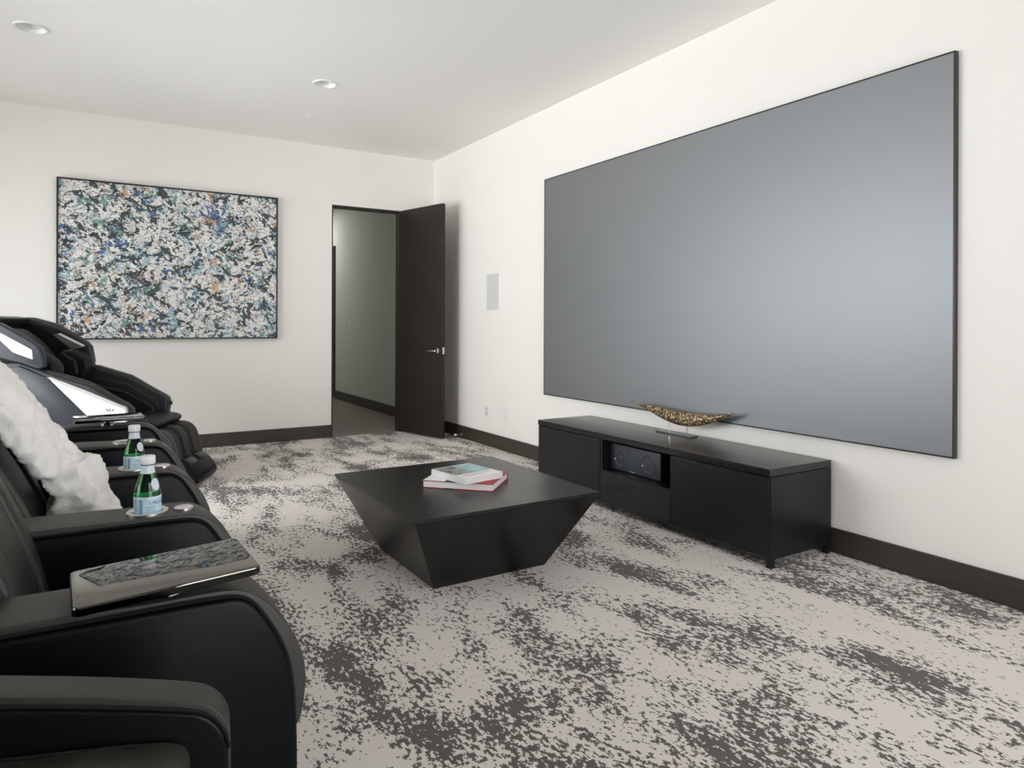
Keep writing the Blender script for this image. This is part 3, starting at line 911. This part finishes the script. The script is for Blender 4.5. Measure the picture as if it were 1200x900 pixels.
# swivel trays
m = NT('mirror_tray')
f = m.noise(m.coord(), 4, 2)
M_TRAY = m.set(Base_Color=(0.14, 0.133, 0.116, 1), Roughness=0.03, Metallic=1.0)
m.bump(f, 0.02, 0.02)
M_EDGE = plain('black_chrome_edge', (0.05, 0.05, 0.048, 1), 0.12, 1.0)
def tray(loc, rz, label, pitch=0.0):
    t = thing('swivel_tray', loc, label, 'tray', 'chrome trays on the recliner arms', rz)
    t.rotation_euler = (0, pitch, rz)
    pts = []
    L2, W2, r = 0.156, 0.107, 0.013
    for cx_, cy_, a0 in ((L2 - r, W2 - r, 0), (-L2 + r, W2 - r, 90), (-L2 + r, -W2 + r, 180), (L2 - r, -W2 + r, 270)):
        for k_ in range(6):
            a = math.radians(a0 + 18 * k_)
            pts.append((cx_ + r * math.cos(a), cy_ + r * math.sin(a)))
    obj('tray_top', prism(pts, 0.030, 0.044, 'z', 0.003, 3, 60), M_TRAY, t)
    obj('edge_band', prism([(x * 1.003, y * 1.003) for x, y in pts], 0.028, 0.041, 'z', 0.001, 1, 60), M_EDGE, t)
    obj('pivot', lathe([(0, 0), (0.036, 0), (0.036, 0.010), (0.024, 0.014), (0.024, 0.027), (0, 0.027)], n=28), M_CHROME, t)
    obj('pivot_arm', box(-0.01, 0.09, -0.014, 0.014, 0.016, 0.0265, 0.003, 2), M_CHROME, t)
    return t
tray((0.129, 1.504, PADZ + 0.008), math.radians(2.3), 'chrome mirror swivel tray on the nearest recliner arm, reflecting the painting', -0.05)
tray((0.085, 4.125, PADZ + 0.006), math.radians(4), 'chrome mirror swivel tray on the farthest recliner arm, before the massage chair')

# ------------------------------------------------------------------ green water bottles
m = NT('green_glass')
m.noise(m.coord(), 5)
M_GREENGLASS = m.set(Base_Color=(0.30, 0.80, 0.38, 1), Roughness=0.02, Transmission_Weight=1.0, IOR=1.34)
M_CAPWHITE = plain('white_cap', (0.80, 0.80, 0.80, 1), 0.4, 0, 0.5, 80, 0.03)
M_NECKLABEL = plain('pale_neck_label', srgb(205, 215, 222), 0.4, 0, 0.5, 80, 0.06)
m = NT('paper_label')
v = m.coord()
f = m.noise(v, 60, 3)
M_LABEL = m.set(Base_Color=m.mix(f, srgb(160, 196, 214), srgb(206, 222, 230)), Roughness=0.45)
M_LABELEDGE = plain('label_edge', srgb(222, 228, 232), 0.45)
M_BLUEPRINT = plain('blue_print', srgb(38, 62, 110), 0.5)
M_GREYPRINT = plain('grey_blue_print', srgb(120, 150, 172), 0.5)
M_CAPRING = plain('dark_ring', (0.02, 0.03, 0.04, 1), 0.4)

def wrap(me, R, ang0, z0):
    for v_ in me.vertices:
        a = ang0 + v_.co.x / R
        v_.co = Vector((R * math.cos(a), R * math.sin(a), z0 + v_.co.y))
    return me

def label_patch(R, a0, a1, z0, z1, n=24, th=0.0):
    bm = bmesh.new()
    lo, hi = [], []
    for k_ in range(n + 1):
        a = a0 + (a1 - a0) * k_ / n
        lo.append(bm.verts.new((R * math.cos(a), R * math.sin(a), z0)))
        hi.append(bm.verts.new((R * math.cos(a), R * math.sin(a), z1)))
    for k_ in range(n):
        bm.faces.new((lo[k_], lo[k_ + 1], hi[k_ + 1], hi[k_]))
    return bm

def make_bottle(loc, label, rz):
    t = thing('water_bottle', loc, label, 'bottle', 'green bottles in the arm cup holders', rz)
    R = 0.0345
    prof = [(0, 0.002), (0.026, 0.0), (0.032, 0.003), (R, 0.010), (R, 0.118), (R - 0.0004, 0.122), (0.0335, 0.128), (0.0310, 0.141), (0.0270, 0.156), (0.0222, 0.171), (0.0182, 0.183), (0.0165, 0.192), (0.0162, 0.204), (0, 0.204)]
    obj('glass_body', lathe(prof, n=48), M_GREENGLASS, t, True, 50)
    lb = obj('label', label_patch(R + 0.0004, 0, 2 * PI, 0.035, 0.1170, 64), M_LABEL, t)
    obj('label_border', label_patch(R + 0.0006, 0, 2 * PI, 0.1145, 0.1180, 64), M_LABELEDGE, lb)
    # camera-side direction is angle -2.4 rad or so (towards -x,-y); print placed to wrap to the right of it
    a_cam = math.atan2(-loc[1], -loc[0]) - rz
    me = wrap(text_mesh('S.PELLEGRINO', 0.0125), R + 0.0010, a_cam + 0.10, 0.0975)
    obj('lettering', me, M_BLUEPRINT, lb)
    bm = label_patch(R + 0.0008, a_cam - 0.62, a_cam - 0.36, 0.040, 0.112)
    obj('side_print', bm, M_GREYPRINT, lb)
    rr_ = random.Random(5)
    bm = bmesh.new()
    for k_ in range(9):
        z_ = 0.106 - k_ * 0.005
        merge(bm, label_patch(R + 0.0008, a_cam - 1.15, a_cam - 1.15 + rr_.uniform(0.25, 0.4), z_, z_ + 0.0022, 6))
    obj('small_print', bm, M_GREYPRINT, lb)
    bm = bmesh.new()
    for k_ in range(4):
        merge(bm, label_patch(R + 0.0008, a_cam - 0.1, a_cam + 0.6, 0.0890 - k_ * 0.006, 0.0910 - k_ * 0.006, 10))
    obj('small_print', bm, M_GREYPRINT, lb)
    # round medallion on the shoulder
    bm = bmesh.new()
    ac = a_cam + 0.78
    cvs = bm.verts.new((0, 0, 0))
    ringv = []
    def rad(z_):
        for (r0, z0), (r1, z1) in zip(prof, prof[1:]):
            if z0 <= z_ <= z1 and z1 > z0:
                return r0 + (r1 - r0) * (z_ - z0) / (z1 - z0)
        return R
    zc = 0.150
    for k_ in range(24):
        a = 2 * PI * k_ / 24
        z_ = zc + 0.0165 * math.sin(a)
        r_ = rad(z_) + 0.0006
        th_ = ac + 0.0135 * math.cos(a) / r_
        ringv.append(bm.verts.new((r_ * math.cos(th_), r_ * math.sin(th_), z_)))
    r_ = rad(zc) + 0.0012
    cvs.co = Vector((r_ * math.cos(ac), r_ * math.sin(ac), zc))
    for k_ in range(24):
        bm.faces.new((cvs, ringv[k_], ringv[(k_ + 1) % 24]))
    obj('medallion', bm, M_NECKLABEL, t)
    obj('neck_label', lathe([(0.0195, 0.1805), (0.0180, 0.188), (0.0173, 0.194), (0.0172, 0.2035)], n=36), M_NECKLABEL, t)
    obj('cap_ring', lathe([(0.0175, 0.2025), (0.0180, 0.203), (0.0180, 0.2055), (0.0172, 0.206)], n=36), M_CAPRING, t)
    obj('cap', lathe([(0.0185, 0.2055), (0.0196, 0.207), (0.0196, 0.224), (0.0180, 0.228), (0, 0.229)], n=36), M_CAPWHITE, t)
    return t
BZ = PADZ - 0.068 + 0.0005
make_bottle((CUPX, ARM_C[1], BZ), 'green glass water bottle with white cap in the cup holder nearest the camera', 0)
make_bottle((CUPX, ARM_C[2], BZ), 'green glass water bottle with white cap in the cup holder beside the fur throw', 0)

# ------------------------------------------------------------------ white fur throw
def catmull(P, t):
    n = len(P) - 1
    s = min(max(t * n, 0), n - 1e-6)
    i = int(s); f = s - i
    p0, p1, p2, p3 = P[max(i - 1, 0)], P[i], P[i + 1], P[min(i + 2, n)]
    return 0.5 * ((2 * p1) + (p2 - p0) * f + (2 * p0 - 5 * p1 + 4 * p2 - p3) * f * f + (3 * p1 - p0 - 3 * p2 + p3) * f ** 3)
near = [Vector(p) for p in ((-0.60, 2.36, 0.80), (-0.58, 2.34, 1.02), (-0.47, 2.32, 1.12), (-0.33, 2.36, 1.03), (-0.225, 2.40, 0.925), (-0.155, 2.43, 0.81), (-0.095, 2.48, 0.70), (-0.03, 2.52, 0.60), (0.05, 2.54, 0.535))]
far = [Vector(p) for p in ((-0.60, 2.80, 0.80), (-0.58, 2.82, 1.04), (-0.45, 2.84, 1.13), (-0.30, 2.86, 1.05), (-0.20, 2.865, 0.94), (-0.14, 2.80, 0.83), (-0.06, 2.76, 0.71), (0.01, 2.74, 0.61), (0.055, 2.72, 0.535))]
NU, NV = 28, 60
bm = bmesh.new()
grid = []
for j in range(NV + 1):
    t_ = j / NV
    a, b = catmull(near, t_), catmull(far, t_)
    row = []
    for i in range(NU + 1):
        u = i / NU
        p = a.lerp(b, u)
        fold = 0.034 * (abs(math.sin(u * 4.6 + t_ * 4.0 + 0.6)) - 0.5) + 0.018 * (abs(math.sin(u * 8 - t_ * 9)) - 0.5)
        amp = min(1, t_ * 3) * 1.0
        p = p + Vector((0.75, -0.1, 0.55)) * (fold * amp + 0.02 * math.sin(PI * u))
        row.append(bm.verts.new(p))
    grid.append(row)
for j in range(NV):
    for i in range(NU):
        bm.faces.new((grid[j][i], grid[j][i + 1], grid[j + 1][i + 1], grid[j + 1][i]))
th = obj('fur_throw', bm, None)
md = th.modifiers.new('s', 'SOLIDIFY'); md.thickness = 0.05; md.offset = 0.0
bake(th)
# folded-over lobe against the arm, and the thick folded top edge
bm = bmesh.new(); bm.from_mesh(th.data)
lobe = smooth_poly([(-0.13, 0.50), (-0.10, 0.66), (-0.045, 0.745), (0.015, 0.755), (0.045, 0.70), (0.055, 0.62), (0.070, 0.52), (0.06, 0.49)], 2)
prism(lobe, 2.635, 2.755, 'y', 0.035, 3, 40, bm)
lobe2 = smooth_poly([(-0.34, 0.98), (-0.26, 1.03), (-0.20, 0.97), (-0.155, 0.92), (-0.16, 0.885), (-0.22, 0.875), (-0.32, 0.93)], 2)
prism(lobe2, 2.60, 2.90, 'y', 0.03, 3, 40, bm)
lobe3 = smooth_poly([(-0.10, 0.50), (-0.10, 0.66), (-0.06, 0.74), (0.0, 0.66), (0.04, 0.56), (0.06, 0.49)], 2)
prism(lobe3, 2.51, 2.64, 'y', 0.035, 3, 40, bm)
me = bpy.data.meshes.new('fur_throw'); bm.to_mesh(me); bm.free()
th.data = me
md = th.modifiers.new('r', 'REMESH'); md.mode = 'VOXEL'; md.voxel_size = 0.011; md.use_smooth_shade = True
md = th.modifiers.new('sm', 'SMOOTH'); md.iterations = 3; md.factor = 0.5
tx = bpy.data.textures.new('fur_lumps', 'CLOUDS'); tx.noise_scale = 0.045; tx.noise_depth = 1
md = th.modifiers.new('d', 'DISPLACE'); md.texture = tx; md.strength = 0.036; md.mid_level = 0.5; md.texture_coords = 'GLOBAL'
tx2 = bpy.data.textures.new('fur_tufts', 'CLOUDS'); tx2.noise_scale = 0.016; tx2.noise_depth = 1
md = th.modifiers.new('d2', 'DISPLACE'); md.texture = tx2; md.strength = 0.009; md.mid_level = 0.5; md.texture_coords = 'GLOBAL'
bake(th)
th.data.shade_smooth()
m = NT('white_fur')
v = m.coord()
f1 = m.noise(v, 120, 4, 0.7)
f2 = m.noise(v, 20, 3)
m.bump(f1, 0.5, 0.006)
M_FUR = m.set(Base_Color=m.mix(f2, (0.82, 0.78, 0.74, 1), (0.93, 0.905, 0.88, 1)), Roughness=0.95)
m.b.inputs['Sheen Weight'].default_value = 0.5
m.b.inputs['Specular IOR Level'].default_value = 0.1
th.data.materials.clear(); th.data.materials.append(M_FUR)
tag(th, 'fluffy white fur throw draped over a recliner back', 'throw')

# ------------------------------------------------------------------ massage chair
mc = thing('massage_chair', (0.76, 5.66, 0), 'black massage chair with white accent panels in the far corner under the painting', 'massage chair', rz=math.radians(-25))
def mirror_prism(name, pts, b0, b1, mat, bev, parent=mc, seg=3, ang=25, both=True):
    res = []
    for s in ((-1, 1) if both else (-1,)):
        y0, y1 = sorted((s * b0, s * b1))
        res.append(obj(name, prism(pts, y0, y1, 'y', bev, seg, ang), mat, parent))
    return res
# side shells
side = [(-1.32, 0.50), (-1.27, 0.86), (-1.215, 0.915), (-1.118, 0.918), (-0.927, 0.842), (-0.68, 0.762), (-0.43, 0.622), (-0.392, 0.585), (-0.400, 0.42), (-0.47, 0.30), (-0.60, 0.10), (-1.15, 0.10)]
shells = mirror_prism('side_shell', side, 0.285, 0.385, M_SHELLDARK, 0.016)
upper_pan = [(-1.235, 0.86), (-1.11, 0.895), (-0.925, 0.812), (-0.655, 0.530), (-0.62, 0.46), (-0.86, 0.40), (-1.10, 0.72)]
accent = [(-0.915, 0.803), (-0.425, 0.590), (-0.415, 0.500), (-0.625, 0.500)]
strip = [(-0.935, 0.836), (-0.66, 0.752), (-0.42, 0.612), (-0.415, 0.592), (-0.66, 0.722), (-0.915, 0.812)]
M_TRIM = plain('taupe_trim', (0.42, 0.39, 0.35, 1), 0.35)
for s, sh_ in zip((-1, 1), shells):
    y0, y1 = sorted((s * 0.380, s * 0.402))
    obj('side_panel', prism(upper_pan, y0, y1, 'y', 0.010, 2), M_SHELL, sh_)
    y0, y1 = sorted((s * 0.382, s * 0.398))
    obj('accent_panel', prism(accent, y0, y1, 'y', 0.003, 1), M_WHITEPANEL, sh_)
    y0, y1 = sorted((s * 0.380, s * 0.404))
    obj('accent_trim', prism([(-0.930, 0.812), (-0.905, 0.816), (-0.66, 0.716), (-0.415, 0.606), (-0.405, 0.590), (-0.405, 0.505), (-0.418, 0.505), (-0.420, 0.583), (-0.66, 0.692), (-0.905, 0.800)], y0, y1, 'y', 0.002, 1), M_TRIM, sh_)
# maker's mark on the accent panel, near side
bm = bmesh.new()
for (a0, z0, a1, z1) in ((-0.545, 0.600, -0.535, 0.575), (-0.535, 0.575, -0.522, 0.592), (-0.522, 0.592, -0.512, 0.572), (-0.505, 0.585, -0.490, 0.592), (-0.505, 0.578, -0.497, 0.583)):
    tube([(a0, -0.399, z0), (a1, -0.399, z1)], 0.0028, 6, bm)
obj('maker_mark', bm, M_SHELL, shells[0])
# arm pads along the inside top of the shells
arm_top = [(-1.05, 0.87), (-0.92, 0.852), (-0.68, 0.775), (-0.45, 0.632), (-0.405, 0.590), (-0.405, 0.54), (-0.46, 0.56), (-0.68, 0.70), (-0.95, 0.78)]
mirror_prism('arm_pad', arm_top, 0.295, 0.372, M_LEATHER_LIT, 0.014, seg=4)
mirror_prism('arm_channel', [(-1.0, 0.78), (-0.68, 0.715), (-0.46, 0.580), (-0.44, 0.50), (-0.7, 0.55), (-0.95, 0.6)], 0.255, 0.293, M_SHELLDARK, 0.006)
arm_in = [(-1.02, 0.74), (-0.68, 0.66), (-0.47, 0.54), (-0.45, 0.47), (-0.95, 0.45)]
mirror_prism('arm_cushion', arm_in, 0.215, 0.270, M_LEATHER, 0.018, seg=4)
# hood
hood = [(-1.78, 0.85), (-1.76, 1.08), (-1.66, 1.19), (-1.50, 1.232), (-1.40, 1.228), (-1.244, 1.182), (-1.135, 1.120), (-1.012, 1.040), (-0.982, 1.005), (-0.958, 0.876), (-1.009, 0.864), (-1.108, 0.905), (-1.244, 0.940), (-1.45, 0.93)]
hoods = mirror_prism('hood_wing', hood, 0.315, 0.375, M_SHELL, 0.014)
hood_lining = [(-1.60, 1.05), (-1.45, 1.19), (-1.26, 1.155), (-1.13, 1.095), (-1.03, 1.028), (-1.0, 0.93), (-1.12, 0.90), (-1.30, 0.92), (-1.5, 0.92)]
hw_pan = [(-1.40, 1.165), (-1.238, 1.118), (-1.035, 1.002), (-1.030, 0.935), (-1.157, 0.985), (-1.238, 1.065), (-1.36, 1.12)]
for s, h_ in zip((-1, 1), hoods):
    y0, y1 = sorted((s * 0.370, s * 0.380))
    obj('hood_accent', prism(hw_pan, y0, y1, 'y', 0.003, 1), M_WHITEPANEL, h_)
    y0, y1 = sorted((s * 0.298, s * 0.318))
    obj('hood_lining', prism(hood_lining, y0, y1, 'y', 0.008, 2), M_LEATHER, h_)
    # inner light grille: mesh with a bright strip along its top edge
    gp = [(-1.249, 1.098), (-1.187, 1.107), (-1.005, 1.012), (-1.015, 0.994), (-1.105, 0.978)]
    y0, y1 = sorted((s * 0.286, s * 0.300))
    g_ = obj('inner_grille', prism(gp, y0, y1, 'y', 0.003, 1), plain('taupe_mesh', (0.16, 0.145, 0.125, 1), 0.4, 0.3, 0.5, 700, 0.4, 0.3), h_)
    y0, y1 = sorted((s * 0.281, s * 0.287))
    obj('bright_strip', prism([(-1.187, 1.107), (-1.005, 1.012), (-1.022, 1.003), (-1.205, 1.100)], y0, y1, 'y', 0.001, 1), M_WHITEPANEL, g_)
# hood crown joining both wings at the back
bm = bmesh.new()
crown = [(-1.78, 0.80), (-1.775, 1.08), (-1.67, 1.195), (-1.51, 1.236), (-1.42, 1.222), (-1.44, 1.18), (-1.52, 1.19), (-1.64, 1.15), (-1.72, 1.05), (-1.72, 0.80)]
obj('hood_crown', prism(crown, -0.32, 0.32, 'y', 0.012, 3), M_LEATHER_LIT, mc)
# back and head cushions
backp = [(-1.58, 1.12), (-1.48, 1.155), (-1.37, 1.09), (-1.22, 0.93), (-1.02, 0.66), (-0.90, 0.46), (-1.10, 0.36), (-1.40, 0.70)]
obj('backrest', prism(smooth_poly(backp, 2), -0.20, 0.20, 'y', 0.03, 4, 30), M_LEATHER, mc)
headp = [(-1.47, 1.15), (-1.36, 1.14), (-1.22, 1.02), (-1.14, 0.90), (-1.20, 0.87), (-1.36, 1.0)]
obj('head_cushion', prism(smooth_poly(headp, 2), -0.17, 0.17, 'y', 0.03, 4, 30), M_LEATHER_LIT, mc)
for y0 in (-0.055, 0.045):
    obj('back_seam', tube([(-1.20, y0 + 0.005, 0.95), (-1.10, y0 + 0.005, 0.80), (-0.98, y0 + 0.005, 0.62)], 0.006, 6), M_STITCH, mc)
sh_p = [(-1.16, 0.955), (-1.09, 0.995), (-0.985, 0.955), (-0.925, 0.895), (-0.918, 0.83), (-0.975, 0.715), (-1.05, 0.70), (-1.15, 0.84)]
mirror_prism('shoulder_pad', smooth_poly(sh_p, 2), 0.165, 0.300, M_LEATHER, 0.035, seg=4, ang=30)
mirror_prism('shoulder_pad_fold', [(-1.17, 0.93), (-1.10, 0.965), (-1.00, 0.90), (-0.985, 0.80), (-1.02, 0.74), (-1.10, 0.77)], 0.130, 0.168, M_LEATHER, 0.015, seg=3, ang=20)
# seat
seatp = [(-1.02, 0.36), (-0.98, 0.49), (-0.70, 0.485), (-0.45, 0.500), (-0.30, 0.485), (-0.265, 0.455), (-0.30, 0.41), (-0.50, 0.385)]
obj('seat', prism(smooth_poly(seatp, 2), -0.275, 0.275, 'y', 0.03, 4, 30), M_LEATHER, mc)
obj('seat_skirt', prism(smooth_poly([(-0.95, 0.30), (-0.95, 0.385), (-0.45, 0.395), (-0.315, 0.405), (-0.33, 0.37), (-0.5, 0.31)], 1), -0.27, 0.27, 'y', 0.01, 2), M_BLACKPLASTIC, mc)
# base
obj('base', box(-1.15, -0.42, -0.28, 0.28, 0.0, 0.32, 0.02, 2), M_BLACKPLASTIC, mc)
# leg rest: outer walls, middle wall, calf pads
legp = smooth_poly([(-0.36, 0.36), (-0.335, 0.420), (-0.235, 0.422), (-0.165, 0.375), (-0.125, 0.24), (-0.10, 0.10), (-0.20, 0.08), (-0.30, 0.20)], 2)
lr = obj('leg_rest', prism([(x - 0.02, z - 0.02) for x, z in legp], -0.24, 0.24, 'y', 0.02, 3, 30), M_LEATHER_SMOOTH, mc)
for (y0, y1, mt) in ((-0.285, -0.205, M_SHELL), (-0.200, -0.150, M_LEATHER_LIT), (-0.035, 0.035, M_LEATHER_LIT), (0.150, 0.200, M_LEATHER_LIT), (0.205, 0.285, M_LEATHER_LIT)):
    obj('leg_divider', prism(legp, y0, y1, 'y', 0.022, 4, 30), mt, lr)
for y0 in (-0.148, 0.042):
    obj('calf_pad', prism([(x - 0.012, z - 0.012) for x, z in legp], y0, y0 + 0.105, 'y', 0.03, 4, 30), M_LEATHER, lr)
# foot box
footp = smooth_poly([(-0.24, 0.015), (-0.22, 0.17), (-0.13, 0.20), (-0.06, 0.165), (0.0, 0.09), (0.015, 0.04), (-0.01, 0.005), (-0.10, 0.0)], 2)
fb = obj('foot_box', prism(footp, -0.255, 0.235, 'y', 0.03, 4, 30), M_LEATHER_SMOOTH, mc)
for y0 in (-0.20, 0.03):
    p_ = smooth_poly([(-0.15, 0.16), (-0.11, 0.205), (-0.045, 0.165), (-0.055, 0.13)], 2)
    obj('foot_opening', prism(p_, y0, y0 + 0.15, 'y', 0.012, 3, 30), M_BLACKPLASTIC, fb)
obj('remote_knob', tube([(-0.42, 0.37, 0.548), (-0.385, 0.375, 0.548)], 0.016, 12), M_SHELL, mc)

# ------------------------------------------------------------------ near armchair (bottom left corner)
P0 = Vector((0.18, 1.10, 0))
na = thing('leather_armchair', (P0.x, P0.y, 0), 'black leather armchair cut off in the bottom left corner, nearest the camera', 'armchair', rz=math.radians(-9))
# local x: forward along the arm; local y: away from the camera
armp = [(-0.62, 0.04), (-0.62, 0.66), (-0.56, 0.715), (-0.45, 0.705), (-0.284, 0.668), (-0.186, 0.647), (-0.060, 0.618), (-0.030, 0.606), (-0.010, 0.584), (-0.002, 0.560), (0.0, 0.50), (0.0, 0.04)]
a_ = obj('armrest', prism(smooth_poly(armp, 2), 0.0, 0.074, 'y', 0.007, 3, 40), M_LEATHER_SMOOTH, na)
padp = [(-0.61, 0.695), (-0.56, 0.727), (-0.45, 0.717), (-0.284, 0.682), (-0.186, 0.662), (-0.058, 0.631), (-0.026, 0.618), (-0.004, 0.592), (0.003, 0.562), (0.004, 0.30), (-0.006, 0.30), (-0.008, 0.555), (-0.016, 0.580), (-0.036, 0.600), (-0.062, 0.609), (-0.19, 0.640), (-0.45, 0.695), (-0.58, 0.70)]
obj('arm_pad', prism(smooth_poly(padp, 2), 0.006, 0.070, 'y', 0.004, 3, 40), M_LEATHER_LIT, a_)
obj('piping', tube([(x - 0.002, 0.003, z - 0.011) for x, z in smooth_poly(padp[1:9], 2, False)], 0.0028, 6), M_STITCH, a_)
obj('armrest', prism(smooth_poly(armp, 2), -0.74, -0.655, 'y', 0.007, 3, 40), M_LEATHER_SMOOTH, na)
# seat cushion with soft wrinkles
def wrinkled_cushion():
    bm = bmesh.new()
    outl = smooth_poly([(-0.58, 0.36), (-0.58, 0.66), (-0.40, 0.635), (-0.284, 0.616), (-0.133, 0.600), (-0.066, 0.590), (-0.050, 0.565), (-0.058, 0.530), (-0.085, 0.36)], 2)
    n = 24
    rows = []
    for j in range(n + 1):
        y_ = -0.650 + 0.640 * j / n
        e = min(j, n - j) / n
        s_ = 1 - 0.06 * max(0, 1 - e * 8) ** 2
        row = []
        for (x, z) in outl:
            zz = 0.46 + (z - 0.46) * s_
            if z > 0.5:
                zz += 0.007 * noise.noise(Vector((x * 22, y_ * 6, 0.3))) - 0.003 * abs(math.sin(x * 40 + 2 * noise.noise(Vector((x * 5, y_ * 9, 1)))))
            row.append(bm.verts.new((x, y_, zz)))
        rows.append(row)
    m_ = len(outl)
    for j in range(n):
        for i in range(m_):
            bm.faces.new((rows[j][i], rows[j][(i + 1) % m_], rows[j + 1][(i + 1) % m_], rows[j + 1][i]))
    bm.faces.new(rows[0][::-1]); bm.faces.new(rows[-1])
    return bm
sc2 = obj('seat', wrinkled_cushion(), M_LEATHER_LIT, na, True, 50)
obj('piping', tube([(-0.52, -0.010, 0.640), (-0.284, -0.010, 0.606), (-0.133, -0.010, 0.590), (-0.085, -0.010, 0.582), (-0.058, -0.012, 0.564)], 0.003, 6), M_LEATHER, sc2)
obj('base', box(-0.62, -0.03, -0.65, 0.0, 0.05, 0.36, 0.01, 2), M_LEATHER_SMOOTH, na)
bk = smooth_poly([(-0.54, 0.30), (-0.52, 0.64), (-0.58, 0.90), (-0.66, 0.94), (-0.72, 0.88), (-0.68, 0.30)], 2)
obj('backrest', prism(bk, -0.645, -0.008, 'y', 0.03, 4, 30), M_LEATHER, na)
for (fx, fy) in ((-0.60, -0.70), (-0.60, 0.045), (-0.04, -0.70), (-0.04, 0.045)):
    obj('leg', lathe([(0, 0), (0.018, 0), (0.022, 0.052), (0, 0.052)], (fx, fy, 0), 14), M_BLACKPLASTIC, na)
